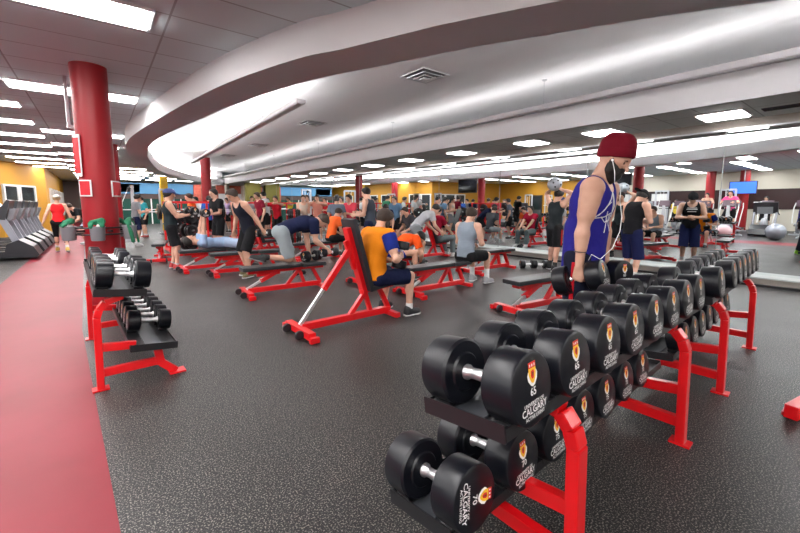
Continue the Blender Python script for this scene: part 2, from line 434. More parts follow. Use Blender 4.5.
    if O.get('beard'):
        bp = [cap(hc + fh * .03 * s - uh * .045 * s + lh * .045 * s, hc + fh * .045 * s - uh * .085 * s, .034, .042, .02), cap(hc + fh * .03 * s - uh * .045 * s - lh * .045 * s, hc + fh * .045 * s - uh * .085 * s, .034, .042, .02),
              cap(hc + fh * .0 * s - uh * .0 * s + lh * .068 * s, hc + fh * .02 * s - uh * .06 * s + lh * .05 * s, .016, .03, .02), cap(hc + fh * .0 * s - uh * .0 * s - lh * .068 * s, hc + fh * .02 * s - uh * .06 * s - lh * .05 * s, .016, .03, .02)]
        if O['beard'] > 1: bp += [cap(hc + fh * .04 * s - uh * .08 * s, hc + fh * .035 * s - uh * .155 * s, .052, .03, .03), cap(hc + fh * .088 * s - uh * .036 * s + lh * .025, hc + fh * .088 * s - uh * .036 * s - lh * .025, .011, .011, .01),
                                  cap(hc + fh * .088 * s - uh * .036 * s + lh * .025, hc + fh * .06 * s - uh * .075 * s + lh * .035, .011, .02, .01), cap(hc + fh * .088 * s - uh * .036 * s - lh * .025, hc + fh * .06 * s - uh * .075 * s - lh * .035, .011, .02, .01)]
        Field(bp, res * .8, off=.003 if O['beard'] > 1 else 0.).mesh('beard', hm, root)
    hat = O.get('hat'); hatc = fabric(O.get('hat_col', (.01, .01, .012)))
    if hat == 'cap' or hat == 'cap_back':
        q = 1 if hat == 'cap' else -1
        hh = Field(skull, res * .8, [(T(hc + uh * .03 * s), T(-uh))], off=.027).mesh('cap', hatc, root)
        Field([cap(hc + fh * q * .07 * s + uh * .04 * s, hc + fh * q * .185 * s + uh * .018 * s, .06, .055, .01, (uh, 5.))], res * .6).mesh('visor', hatc, root)
    if hat == 'beanie':
        bu = (V((0, 0, 1)) * .75 + uh * .25).normalized(); bf = (fh - bu * fh.dot(bu)).normalized(); bc_ = hc + uh * .022 * s
        Field([cap(bc_ - bf * .028 * s + bu * .03 * s, bc_ + bf * .022 * s + bu * .03 * s, .093, .088, .02), cap(bc_ - bf * .03 * s + bu * .085 * s, bc_ + bf * .03 * s + bu * .085 * s, .088, .082, .03)], res * .8, [(T(bc_ + bu * .004 * s), T(-bu))]).mesh('knit_beanie', hatc, root)
        Field([cap(bc_ - bf * .028 * s + bu * .03 * s, bc_ + bf * .022 * s + bu * .03 * s, .095, .090, .02)], res * .8, [(T(bc_ - bu * .002 * s), T(-bu)), (T(bc_ + bu * .062 * s), T(bu))], off=.006).mesh('beanie_cuff', hatc, root)
    if res < .013:
        for q in (1, -1):
            e = MB(); e.lathe([(0, -.011), (.006, -.0095), (.0105, -.003), (.0105, .003), (.006, .0095), (0, .011)], tuple(hc + lh * q * .034 * s + fh * .070 * s + uh * .010 * s), n=12); e.build('eye', mat('eye', (.12, .07, .05), .2), root)
            b_ = MB(); b_.tube([hc + lh * q * .018 * s + fh * .084 * s + uh * .027 * s, hc + lh * q * .036 * s + fh * .082 * s + uh * .033 * s, hc + lh * q * .054 * s + fh * .068 * s + uh * .027 * s], [.004, .005, .003], 6); b_.build('eyebrow', hm, root)
    M = Matrix.Translation(root.location) @ Matrix.Rotation(math.radians(face), 4, 'Z')
    K = dict(root=root, M=M, hc=M @ hc, fh=M.to_3x3() @ fh, uh=M.to_3x3() @ uh, lh=M.to_3x3() @ lh, gL=M @ grips[0][0], gR=M @ grips[1][0], aL=M.to_3x3() @ grips[0][1], aR=M.to_3x3() @ grips[1][1], nb=nb, chest=chest, f1=f1, u1=u1, lat1=lat1, hcl=hc, uhl=uh, fhl=fh, lhl=lh, pel=pel, wR=wR, wL=wL, eR=eR)
    return K
LS, UL, CL, EXPO = 15.0, 20.0, 30.0, 0.82
# ------------------------------------------------------------ camera
cam = bpy.data.cameras.new('camera'); co_ = bpy.data.objects.new('camera', cam); C.objects.link(co_)
cam.sensor_width = 36; cam.lens = 385 / 800 * 36; cam.clip_start = .05; cam.clip_end = 200
YAW, PITCH = math.radians(38), math.radians(6.5); cam.shift_y = -18 / 800
co_.location = (0, 0, 1.40); co_.rotation_euler = (PI / 2 - PITCH, 0, -YAW)
SC.camera = co_
SC.view_settings.view_transform = 'Standard'; SC.view_settings.look = 'None'; SC.view_settings.gamma = 1; SC.view_settings.use_curve_mapping = False
SC.view_settings.exposure = EXPO
SC.cycles.caustics_refractive = False; SC.cycles.caustics_reflective = False
w = bpy.data.worlds.new('world'); SC.world = w; w.use_nodes = True
w.node_tree.nodes['Background'].inputs[0].default_value = (.5, .55, .6, 1); w.node_tree.nodes['Background'].inputs[1].default_value = .05

XW, XL, YN, YF = 9.2, -10.5, -6., 40.
HT, HM, HC = 3.26, 2.91, 3.88         # tiled ceiling, strip beside the mirror, raised middle
# ------------------------------------------------------------ room surfaces
def floor_mat():
    m = mat('speckled_rubber', (.05, .05, .055), .42); nt = m.node_tree; b = nt.nodes['Principled BSDF']
    tc = nt.nodes.new('ShaderNodeTexCoord')
    def noise(sc, det): n = nt.nodes.new('ShaderNodeTexNoise'); n.inputs['Scale'].default_value = sc; n.inputs['Detail'].default_value = det; nt.links.new(tc.outputs['Object'], n.inputs['Vector']); return n
    a = noise(130, 2); r = nt.nodes.new('ShaderNodeValToRGB'); e = r.color_ramp.elements
    e[0].position = .47; e[0].color = (.010, .010, .012, 1); e[1].position = .66; e[1].color = (.33, .305, .265, 1)
    x = r.color_ramp.elements.new(.54); x.color = (.030, .030, .034, 1)
    nt.links.new(a.outputs['Fac'], r.inputs['Fac'])
    g = noise(1.3, 3); mx = nt.nodes.new('ShaderNodeMix'); mx.data_type = 'RGBA'; mx.blend_type = 'MULTIPLY'; mx.inputs[0].default_value = .5
    nt.links.new(r.outputs['Color'], mx.inputs[6]); nt.links.new(g.outputs['Fac'], mx.inputs[7])
    nt.links.new(mx.outputs[2], b.inputs['Base Color']); b.inputs['Specular IOR Level'].default_value = .35
    rr = nt.nodes.new('ShaderNodeMapRange'); rr.inputs[3].default_value = .34; rr.inputs[4].default_value = .52; nt.links.new(g.outputs['Fac'], rr.inputs[0]); nt.links.new(rr.outputs[0], b.inputs['Roughness'])
    bp = nt.nodes.new('ShaderNodeBump'); bp.inputs['Strength'].default_value = .25; bp.inputs['Distance'].default_value = .002; nt.links.new(a.outputs['Fac'], bp.inputs['Height']); nt.links.new(bp.outputs['Normal'], b.inputs['Normal'])
    return m
FLM = floor_mat()
REDF = mottled('red_vinyl_floor', (.17, .005, .014), (.21, .009, .022), 1.2, .48, bump=(90, .1, .001))
REDF.node_tree.nodes['Principled BSDF'].inputs['Specular IOR Level'].default_value = .3
b = MB(); b.quad((XL, YN, 0), (-1.45, YN, 0), (-1.45, YF, 0), (XL, YF, 0)); b.quad((.45, YN, 0), (XW, YN, 0), (XW, YF, 0), (-.9, YF, 0), (-.23, 5.5, 0)); struct(b.build('floor', FLM))
b = MB(); b.quad((-1.45, YN, 0), (.45, YN, 0), (-.23, 5.5, 0), (-.9, YF, 0), (-1.45, YF, 0)); struct(b.build('floor_red_strip', REDF))
def tile_mat(name, col):
    m = mat(name, col, .85); nt = m.node_tree; b = nt.nodes['Principled BSDF']
    tc = nt.nodes.new('ShaderNodeTexCoord'); br = nt.nodes.new('ShaderNodeTexBrick')
    br.offset = 0; br.inputs['Scale'].default_value = 1; br.inputs['Brick Width'].default_value = 1.5; br.inputs['Row Height'].default_value = .61
    br.inputs['Mortar Size'].default_value = .012; br.inputs['Mortar Smooth'].default_value = .3
    br.inputs['Color1'].default_value = (*col, 1); br.inputs['Color2'].default_value = (*[c * .93 for c in col], 1); br.inputs['Mortar'].default_value = (*[c * .55 for c in col], 1)
    mp = nt.nodes.new('ShaderNodeMapping'); mp.inputs['Location'].default_value = (.8, .3, 0)
    nt.links.new(tc.outputs['Object'], mp.inputs['Vector']); nt.links.new(mp.outputs[0], br.inputs['Vector']); nt.links.new(br.outputs['Color'], b.inputs['Base Color'])
    return m
TILE = tile_mat('ceiling_tile', (.70, .84, .86)); TILEM = tile_mat('ceiling_tile_strip', (.62, .63, .62))
PLAS = mat('white_plaster', (.78, .77, .78), .8); SOFF = mat('soffit_paint', (.74, .84, .86), .8)
CEIL = mat('bright_ceiling_paint', (.80, .80, .81), .8)
# outer outline of the oval bulkhead, traced on plan
OV = [(7.5, -2.6), (6.2, -2.1), (4.9, -1.2), (3.95, -.1), (3.25, .92), (2.84, 1.65), (2.43, 2.43), (2.24, 2.87), (1.98, 3.49), (1.76, 3.94), (1.45, 5.0), (1.22, 6.2), (.97, 8.1), (.76, 10.0), (.67, 11.6), (.75, 13.4), (1.08, 16.3), (2.1, 21.6), (4.2, 27.3), (5.8, 29.6), (7.5, 31.2)]
def spline(P, n=6):
    out = []
    for i in range(len(P) - 1):
        p0 = P[max(i - 1, 0)]; p1 = P[i]; p2 = P[i + 1]; p3 = P[min(i + 2, len(P) - 1)]
        for k in range(n):
            t = k / n; out.append(tuple(.5 * ((2 * p1[j]) + (-p0[j] + p2[j]) * t + (2 * p0[j] - 5 * p1[j] + 4 * p2[j] - p3[j]) * t * t + (-p0[j] + 3 * p1[j] - 3 * p2[j] + p3[j]) * t ** 3) for j in (0, 1)))
    return out + [P[-1]]
OC = spline(OV); n = len(OC)
IC = []
for i, (x, y) in enumerate(OC):
    a = OC[max(i - 1, 0)]; c = OC[min(i + 1, n - 1)]; dx, dy = c[0] - a[0], c[1] - a[1]; l = math.hypot(dx, dy); wr = float(np.interp(y, (4, 10), (.58, .50))); IC.append((min(x + dy / l * wr, 7.5), y - dx / l * wr))
b = MB(); b.quad((XL, YN, HT), (7.5, YN, HT), (7.5, OC[0][1], HT), (XL, OC[0][1], HT)); b.quad((XL, OC[-1][1], HT), (7.5, OC[-1][1], HT), (7.5, YF, HT), (XL, YF, HT))
for p, q in zip(OC, OC[1:]): b.quad((XL, p[1], HT), (p[0], p[1], HT), (q[0], q[1], HT), (XL, q[1], HT))
struct(b.build('ceiling_tiles', TILE))
b = MB()
for p, q in zip(OC, OC[1:]): b.quad((*p, HM), (*q, HM), (*q, HT + .01), (*p, HT + .01))
for p, q in zip(IC, IC[1:]): b.quad((*p, HM), (*q, HM), (*q, HT), (*p, HT))
for p, q in zip(OC, OC[1:]): b.quad((*p, HT), (*q, HT), (*q, HC), (*p, HC))
for i in range(n - 1): b.quad((*OC[i], HT), (*IC[i], HT), (*IC[i + 1], HT), (*OC[i + 1], HT))
b.mi = 1
for i in range(n - 1): b.quad((*OC[i], HM), (*IC[i], HM), (*IC[i + 1], HM), (*OC[i + 1], HM))
o = struct(b.build('ceiling_oval_bulkhead', [PLAS, SOFF]))
b = MB()
def lerp2(p, q, t): return (p[0] + (q[0] - p[0]) * t, p[1] + (q[1] - p[1]) * t)
for i in range(3, n - 4): b.quad((*lerp2(OC[i], IC[i], .35), HT + .03), (*lerp2(OC[i], IC[i], .6), HT + .03), (*lerp2(OC[i + 1], IC[i + 1], .6), HT + .03), (*lerp2(OC[i + 1], IC[i + 1], .35), HT + .03))
b.build('cove_lamp_strip', mat('cove_lamp', (.9, .9, .9), .5, emit=(1, .99, .98), es=CL), o)
b = MB(); b.quad((-.2, -3, HC), (9.1, -3, HC), (9.1, 33, HC), (-.2, 33, HC)); struct(b.build('ceiling_raised', CEIL))
b = MB(); b.quad((7.5, YN, HM), (XW, YN, HM), (XW, YF, HM), (7.5, YF, HM)); struct(b.build('ceiling_mirror_strip', TILEM))
b = MB(); b.box((7.53, (YN + YF) / 2, (HM + 3.37) / 2), (.06, YF - YN, 3.37 - HM)); b.mi = 0; b.box((8.3, (YN + YF) / 2, 3.35), (1.6, YF - YN, .04)); b.box((9.1, (YN + YF) / 2, (3.37 + HC) / 2), (.1, YF - YN, HC - 3.37)); struct(b.build('ceiling_straight_bulkhead', PLAS))
# ------------------------------------------------------------ walls
CREAM = mat('cream_wall', (.62, .58, .52), .8); YELW = mat('yellow_wall', (.52, .25, .015), .6)
def wallx(name, x, y0, y1, z0, z1, m, t=.1): b = MB(); b.box((x, (y0 + y1) / 2, (z0 + z1) / 2), (t, y1 - y0, z1 - z0)); return struct(b.build(name, m))
wallx('wall_right', XW + .12, YN, YF, 0, HT, CREAM, .1)
MIR = mat('mirror_glass', (.86, .90, .90), .0, 1.)
b = MB(); b.box((XW + .02, 13.0, (.16 + 2.74) / 2), (.02, 36., 2.58)); mo = b.build('wall_mirror', MIR); tag(mo, 'long wall of mirror panels above the low pale ledge', 'mirror')
SEAM = mat('mirror_seam', (.25, .27, .28), .3)
for k in range(14):
    b = MB(); b.box((XW + .008, -3.02 + 2.53 * k, 1.45), (.006, .008, 2.58)); b.build('panel_seam', SEAM, mo)
b = MB(); b.box((XW, 13.0, 2.755), (.05, 36., .03)); b.build('top_channel', STL, mo)
b = MB(); b.box((XW + .02, 13.0, 2.84), (.09, 36., .14)); struct(b.build('trim_1', mat('beige_trim', (.38, .34, .30), .7)))
LEDG = mat('ledge_paint', (.50, .54, .53), .5)
b = MB(); b.box((9.04, 13.0, .149), (.36, 36., .022), bev=.004); b.mi = 1; b.box((9.05, 13, .09), (.30, 36., .10)); b.mi = 2; b.box((9.02, 13, .02), (.36, 36., .04)); struct(b.build('baseboard_mirror_ledge', [LEDG, mat('ledge_face', (.30, .27, .24), .6), BLK]))
wallx('wall_left_yellow', XL - .05, 14.0, YF, 0, HT, YELW)
wallx('wall_left', XL - .05, YN, 14.0, 0, HT, mat('cream_wall_left', (.60, .56, .48), .8))
b = MB(); b.box(((XL + XW) / 2, YN - .05, HT / 2), (XW - XL, .1, HT)); struct(b.build('wall_back', CREAM))
b = MB(); b.box(((XL + XW) / 2, YF + .05, HT / 2), (XW - XL, .1, HT)); struct(b.build('wall_front', mat('far_wall_dark', (.20, .15, .14), .8)))
# yellow office box that juts out at the far left
b = MB(); b.prism([(XL, 22.2), (-3.2, 23.4), (-1.95, 26.1), (-2.0, 39.9), (XL, 39.9)], 0, HT, 'XY'); ob = struct(b.build('wall_yellow_room', YELW))
# recessed black window band with pale mullions in the yellow room
GLS = mat('dark_glass', (.02, .03, .035), .08, spec=.8)
def on_seg(p, q, t, off=0.):
    dx, dy = q[0] - p[0], q[1] - p[1]; l = math.hypot(dx, dy); return V((p[0] + dx * t + dy / l * off, p[1] + dy * t - dx / l * off, 0)), math.atan2(dy, dx)
k = 0
for (p, q), ts in (((((XL, 22.2), (-3.2, 23.4))), (.62, .76, .90)), (((-3.2, 23.4), (-1.95, 26.1)), (.2, .5)), (((-1.95, 26.1), (-2.0, 39.9)), (.15, .28, .42, .6, .8))):
    for t in ts:
        k += 1; c, a = on_seg(p, q, t, .03); w_ = .95 if k < 5 else 1.1
        b = MB(); R = Matrix.Rotation(a, 4, 'Z'); b.box(c + V((0, 0, 1.45)), (w_, .04, 1.5), R); b.mi = 1
        for sx in (-1, 1): b.box(c + R @ V((sx * w_ / 2, -.02, 1.45)), (.09, .09, 1.6), R)
        b.box(c + V((0, 0, 2.24)), (w_ + .1, .09, .08), R); b.box(c + V((0, 0, .68)), (w_ + .1, .09, .06), R)
        struct(b.build('window_%d' % k, [GLS, WHT]))
# doors and windows of the yellow left wall, seen in the mirror
for i, (y, w_, h, m) in enumerate(((9.5, .95, 2.1, WHT), (11.2, .95, 2.1, WHT), (14.4, 1.9, 2.1, GLS), (18.5, .9, 2.1, GLS))):
    b = MB(); b.box((XL + .03, y, h / 2), (.06, w_, h)); b.mi = 1
    for sy in (-1, 1): b.box((XL + .05, y + sy * (w_ / 2 + .04), h / 2 + .04), (.1, .08, h + .08))
    b.box((XL + .05, y, h + .04), (.1, w_ + .16, .08)); struct(b.build('door_%d' % (i + 1), [m, DRK]))
# far wall features (about 34 m away)
FY = 33.
BRK = mottled('brick_red_wall', (.40, .07, .045), (.50, .12, .08), 6, .8)
b = MB(); b.box((9.0, FY, 1.45), (3.1, .3, 2.9)); b.box((13., FY, 1.45), (.1, .3, 2.9)); struct(b.build('wall_brick_piece', BRK))
b = MB(); b.box((6.1, FY, 1.45), (.5, .3, 2.9)); struct(b.build('wall_brick_pier', BRK))
BLU = mat('blue_band_paint', (.06, .20, .36), .6); DGL = mat('green_black_glass', (.02, .07, .055), .1)
b = MB(); b.box((3.4, FY + .2, 2.55), (5.2, .2, .75)); b.box((1.7, FY + .2, 2.55), (1.5, .2, .6)); struct(b.build('wall_blue_band', BLU))
b = MB(); b.box((XL + .02, 4.2, 1.7), (.06, 18., 1.1)); struct(b.build('window_13', mat('brown_glass', (.05, .03, .03), .15)))
b = MB(); b.box((2.6, FY + .3, 2.0), (7., .2, .36)); struct(b.build('wall_dark_band', mat('brown_band', (.07, .045, .04), .7)))
b = MB(); b.box((2.6, FY + .35, .9), (7., .1, 1.85)); b.mi = 1
for k in range(8): b.box((-.7 + .95 * k, FY + .28, .92), (.07, .06, 1.85))
b.box((2.6, FY + .28, 1.05), (7., .05, .06)); struct(b.build('window_12', [DGL, WHT]))
for i, (x, yy) in enumerate(((8.05, FY - .18), (9.4, FY - .18))):
    b = MB(); b.box((x, yy, 1.75), (.95, .03, .95), bev=.01); b.mi = 1; b.box((x, yy + .01, 1.75), (1.03, .03, 1.03))
    tag(b.build('whiteboard', [mat('board_white', (.85, .85, .86), .4), STL]), 'square white board on the far brick wall, %s of the two' % ('left' if not i else 'right'), 'board', 'boards on the brick wall')
# ------------------------------------------------------------ columns
CX, CY = .03, 6.90
def column(x, y, r, h, lab, m=COLM):
    b = MB(); b.lathe([(0, 0), (r, 0), (r, h), (0, h)], (x, y, 0), n=48)
    o = b.build('column', m); return tag(o, lab, 'column')
column(CX, CY, .205, HT, 'large dark red round column in the left foreground, ringed with spray bottle baskets')
column(.42, 15.2, .21, HT, 'dark red round column just behind the large one')
column(4.55, 22.2, .24, HM + .9, 'dark red round column under the far end of the oval ceiling')
column(-.1, 24.4, .25, HT, 'dark red column far down the red aisle')
column(-9.2, 6.6, .22, HT, 'dark red column behind the cardio machines, seen in the mirror')
column(-9.6, 5.2, .22, HT, 'second dark red column behind the cardio machines, right of the screen in the mirror')
column(7.75, 31.0, .16, HM, 'thin cream post before the far brick wall', mat('cream_post', (.66, .6, .52), .6))
b = MB(); b.box((2.9, 24.5, 1.45), (.35, .35, 2.9), bev=.02); tag(b.build('pillar', YEL), 'square yellow pillar behind the man in the blue cap', 'pillar')
b = MB(); b.box((8.55, 27.5, 1.45), (1.0, .4, 2.9), bev=.02); tag(b.build('pillar', mat('olive_paint', (.16, .14, .02), .7)), 'olive green pillar at the end of the mirror wall', 'pillar')
# signs on the large column
for k_, (ang, z, hh, ww, lab) in enumerate(((-128, 1.62, .22, .16, 'small white framed red notice on left side of the large column'), (-30, 1.62, .22, .20, 'small white framed red notice on right side of the large column'), (-150, 2.05, .55, .14, 'tall white framed red notice high on the large column'))):
    a = math.radians(ang); R = Matrix.Rotation(a, 4, 'Z'); t = thing('notice', lab, 'sign', (CX + .225 * math.cos(a), CY + .225 * math.sin(a), z), a)
    b = MB(); b.box((0, 0, 0), (.012, ww, hh)); b.build('frame', LETW, t)
    b = MB(); b.box((.008, 0, 0), (.012, ww * .8, hh * .84)); b.build('panel', mat('notice_red', (.55, .01, .02), .5), t)
# wipe-bottle baskets around the column
t = thing('basket_rack', 'black double ring rail with grey buckets around the large column', 'rack', (CX, CY, 0))
b = MB()
for z in (1.085, .995): b.tube([(.31 * math.cos(2 * PI * k / 40), .31 * math.sin(2 * PI * k / 40), z) for k in range(40)], .011, 8, closed=True)
for a in (15, 110, 200, 290): b.beam((.2 * math.cos(math.radians(a)), .2 * math.sin(math.radians(a)), 1.04), (.31 * math.cos(math.radians(a)), .31 * math.sin(math.radians(a)), 1.04), .03, .03)
b.build('ring_rail', BLK, t)
GRN = mottled('green_cloth', (.01, .13, .06), (.03, .22, .11), 12, .9, bump=(30, .8, .02))
for k_, a in enumerate((-165, -98, -33, 60)):
    a = math.radians(a); c = (.37 * math.cos(a), .37 * math.sin(a))
    b = MB(); b.lathe([(0, .92), (.07, .92), (.077, .93), (.085, 1.09), (.09, 1.1), (.09, 1.11), (.078, 1.105), (.07, .95), (0, .95)], (*c, 0), n=24); bk = b.build('bucket', GRY, t)
    wp = ('leftmost', 'middle', 'right hand', 'rear')[k_]
    q = thing('spray_bottle', 'white spray bottle in the %s grey bucket on the column' % wp, 'bottle', (CX + c[0] + .02, CY + c[1], .955))
    b = MB(); b.lathe([(0, 0), (.036, 0), (.038, .02), (.038, .15), (.015, .20), (.014, .22), (0, .22)], n=16); b.build('bottle_body', WHT, q)
    b = MB(); b.box((.01, 0, .235), (.07, .025, .035), bev=.006); b.beam((.035, 0, .22), (.05, 0, .17), .012, .008); b.build('trigger', DRK, q)
    f = Field([dict(a=(-.05, 0, 1.08), b=(.05, .02, 1.10), r1=.035, r2=.045, k=.02), dict(a=(-.06, -.03, 1.06), b=(-.06, -.07, 1.03 - .22 * (k_ == 2)), r1=.04, r2=.03, k=.02, fl=((.4, 1, 0), 2.2)), dict(a=(.05, -.02, 1.08), b=(.065, -.07, 1.04 - .24 * (k_ == 2)), r1=.035, r2=.03, k=.02, fl=((-.3, 1, 0), 2.2))], .012)
    g = f.mesh('cleaning_cloth', GRN); g.location = (CX + c[0], CY + c[1], .08); g.rotation_euler = (0, 0, a + PI / 2)
    tag(g, 'green cleaning cloth draped over the %s grey bucket on the column' % wp, 'cloth', 'green cloths')
# ------------------------------------------------------------ ceiling lights
LE = mat('light_diffuser', (.9, .9, .9), .5, emit=(1., .98, .97), es=LS)
LFM = mat('light_frame', (.75, .75, .75), .4)
def light_proto(w_, d_):
    t = thing('ceiling_light', 'x', 'ceiling light'); b = MB()
    for sx in (-1, 1): b.box((sx * (w_ / 2 + .015), 0, -.008), (.03, d_ + .06, .02))
    for sy in (-1, 1): b.box((0, sy * (d_ / 2 + .015), -.008), (w_, .03, .03))
    b.build('frame', LFM, t); b = MB(); b.box((0, 0, -.017), (w_, d_, .038), bev=.01); b.build('diffuser', LE, t); return reg(t)
LP = light_proto(1.62, .46); LQ = light_proto(.62, .58); LR = light_proto(1.6, .42)
used = {}
def put_light(proto, x, y, z, lab, grp, rz=0.):
    if proto.name in used: return clone(proto, lab, (x, y, z - .004), rz, grp)
    used[proto.name] = 1; proto.location = (x, y, z - .004); proto.rotation_euler = (0, 0, rz); proto['label'] = lab; proto['group'] = grp
for i, y in enumerate((-4.6, -1.2, 2.0, 4.80, 8.46, 13.2, 15.9, 18.6, 21.3, 24.0, 26.7, 29.4, 32.1, 34.8)):
    put_light(LP, -.14 if i > 3 else -.27, y, HT, 'long bright ceiling panel above the red aisle edge, %s counting from behind the camera' % ORD[i], 'long panels above the aisle edge')
for i, y in enumerate((-5., -2.8, -.6, 1.6, 3.8, 6., 8.1, 10.15, 12.15, 14.4, 16.6, 19., 21.2, 23.4, 25.6)):
    put_light(LR, -1.82, y, HT, 'long bright ceiling panel left of the aisle row, %s from the rear of the gym' % ORD[i], 'long panels left of the aisle')
for r_, x in enumerate((-4.2, -6.6, -9.0)):
    for i, y in enumerate((-4., -1.2, 1.6, 4.4, 7.2, 10., 12.8, 15.6, 18.4)):
        put_light(LR, x, y, HT, 'ceiling panel over the cardio area, %s row from the aisle, %s from the rear' % (ORD[r_], ORD[i]), 'panels over the cardio area')
for r_, x in enumerate((1.85, 3.8, 5.75)):
    for i, y in enumerate((19.6, 22.0, 24.4, 26.8, 29.2, 31.9, 34.6)):
        if x > np.interp(y, [p[1] for p in OV], [p[0] for p in OV]) - .85 and y < 31.5: continue
        put_light(LP, x, y, HT, 'distant ceiling panel beyond the oval, %s column from the aisle, %s from the front' % (ORD[r_], ORD[i]), 'distant ceiling panels')
for i in range(3): put_light(LR, 2.2 + 1.9 * i, -3.9, HT, 'ceiling panel behind the camera near the rear wall, %s from the aisle' % ORD[i], 'panels near the rear wall')
for i, y in enumerate((-3.9, -1.95, 0., 1.93, 3.9, 5.6, 7.9, 10.2, 12.5, 14.8, 17.1, 19.4, 21.7, 24.0, 26.3)):
    put_light(LQ, 8.44, y, HM, 'square ceiling panel beside the mirror wall, %s from the rear end' % ORD[i], 'square panels beside the mirror wall')
b = MB(); b.box((8.5, .95, HM - .006), (.22, 1.0, .012)); b.mi = 1
for k in range(6): b.box((8.41 + .036 * k, .95, HM - .012), (.006, .98, .016))
tag(b.build('slot_vent', [DRK, BLK]), 'long dark slot vent in the ceiling near the right mirror', 'vent')
# square diffusers on the raised ceiling
def diffuser_proto():
    t = thing('ceiling_diffuser', 'square air diffuser', 'vent'); s_ = .30
    for i, (a, z) in enumerate(((.34, -.01), (.25, -.035), (.16, -.055), (.08, -.07))):
        b = MB()
        for q in range(4):
            R = Matrix.Rotation(q * PI / 2, 4, 'Z'); b.box(R @ V((a - .02, 0, z)), (.05, a * 2, .012), R @ Matrix.Rotation(.35, 4, 'Y'))
        b.build('louvre_ring', WHT if i % 2 == 0 else STL, t)
    b = MB(); b.box((0, 0, -.004), (.66, .66, .006)); b.build('backing', mat('vent_dark', (.15, .14, .15), .8), t); b = MB(); b.box((0, 0, -.078), (.14, .14, .01)); b.build('centre_plate', WHT, t); return reg(t)
DP = diffuser_proto()
for i, (x, y) in enumerate(((5.16, 5.82), (5.35, 11.2), (5.5, 16.6), (5.4, 21.))):
    if i == 0: DP.location = (x, y, HC); DP['label'] = 'nearest square air diffuser on the bright raised ceiling'; DP['group'] = 'air diffusers'
    else: clone(DP, '%s square air diffuser on the bright raised ceiling, counting away from the camera' % ORD[i], (x, y, HC), 0, 'air diffusers')
# pendant uplights
def pendant(x0, y0, y1, z, w_, h, lab, wires, es, rz=0.):
    t = thing('pendant_uplight', lab, 'pendant light', (x0, (y0 + y1) / 2, z), rz); L = y1 - y0
    b = MB(); b.prism([(-w_ / 2, h), (-w_ / 2, .02), (-w_ / 2 + .02, 0), (w_ / 2 - .02, 0), (w_ / 2, .02), (w_ / 2, h)], -L / 2, L / 2); b.build('housing', mat('pendant_grey', (.50, .48, .49), .45), t)
    b = MB(); b.box((0, 0, h + .004), (w_ * .34, L * .96, .008)); b.build('lamp_strip', mat('uplight_%d' % int(es), (.9, .9, .9), .5, emit=(1, .99, .98), es=es), t)
    for yy in wires:
        b = MB(); b.tube([(0, yy - (y0 + y1) / 2, h), (0, yy - (y0 + y1) / 2, HC - z)], .004, 6); b.lathe([(0, HC - z), (.05, HC - z), (.045, HC - z - .02), (0, HC - z - .03)], (0, yy - (y0 + y1) / 2, 0), n=16); b.build('suspension_wire', STL, t)
pendant(3.4, 7.1, 20.5, 3.30, .17, .08, 'long grey pendant uplight hanging alone in the oval', (9.5, 20.0), UL * 1.6, -.033)
pendant(7.22, -2.2, 29., 3.28, .15, .11, 'very long grey pendant uplight beside the straight bulkhead', (-.5, 4.55, 9.6, 14.6, 19.6, 24.6), UL * .5)
# ------------------------------------------------------------ dumbbells
def crest(parent, M, s_=1.):
    def shield(w_, h, y0, z_):
        P = [(-w_, h), (w_, h), (w_, -.1 * h), (w_ * .8, -.5 * h), (w_ * .4, -.85 * h), (0, -h), (-w_ * .4, -.85 * h), (-w_ * .8, -.5 * h), (-w_, -.1 * h)]
        return [M @ V((a * s_, (b + y0) * s_, z_)) for a, b in P]
    b = MB()
    b.mi = 0; b.quad(*[M @ V((a * s_, b_ * s_, .0006)) for a, b_ in ((-.0165, .004), (.0165, .004), (.021, -.004), (.018, -.016), (.008, -.028), (0, -.031), (-.008, -.028), (-.018, -.016), (-.021, -.004))])
    b.mi = 1; b.quad(*shield(.0145, .024, 0, .0010))
    b.mi = 2; b.quad(*[M @ V((x * s_, y * s_, .0014)) for x, y in ((-.0145, .024), (.0145, .024), (.0145, .011), (-.0145, .011))])
    b.mi = 0
    for x in (-.009, 0, .009): b.quad(*[M @ V((a * s_, c * s_, .0018)) for a, c in ((x - .002, .020), (x + .002, .020), (x + .002, .014), (x - .002, .014))])
    b.mi = 2; b.quad(*[M @ V((a * s_, c * s_, .0016)) for a, c in ((-.006, .004), (.004, .007), (.008, 0), (.004, -.012), (-.002, -.014), (-.007, -.006))])
    b.mi = 3; b.quad(*[M @ V((a * s_, c * s_, .0018)) for a, c in ((-.002, .002), (.004, .001), (.003, -.006), (-.001, -.008))])
    return b.build('emblem', [LETW, EMY, EMR, mat('emblem_dark', (.12, .05, .01), .5)], parent)
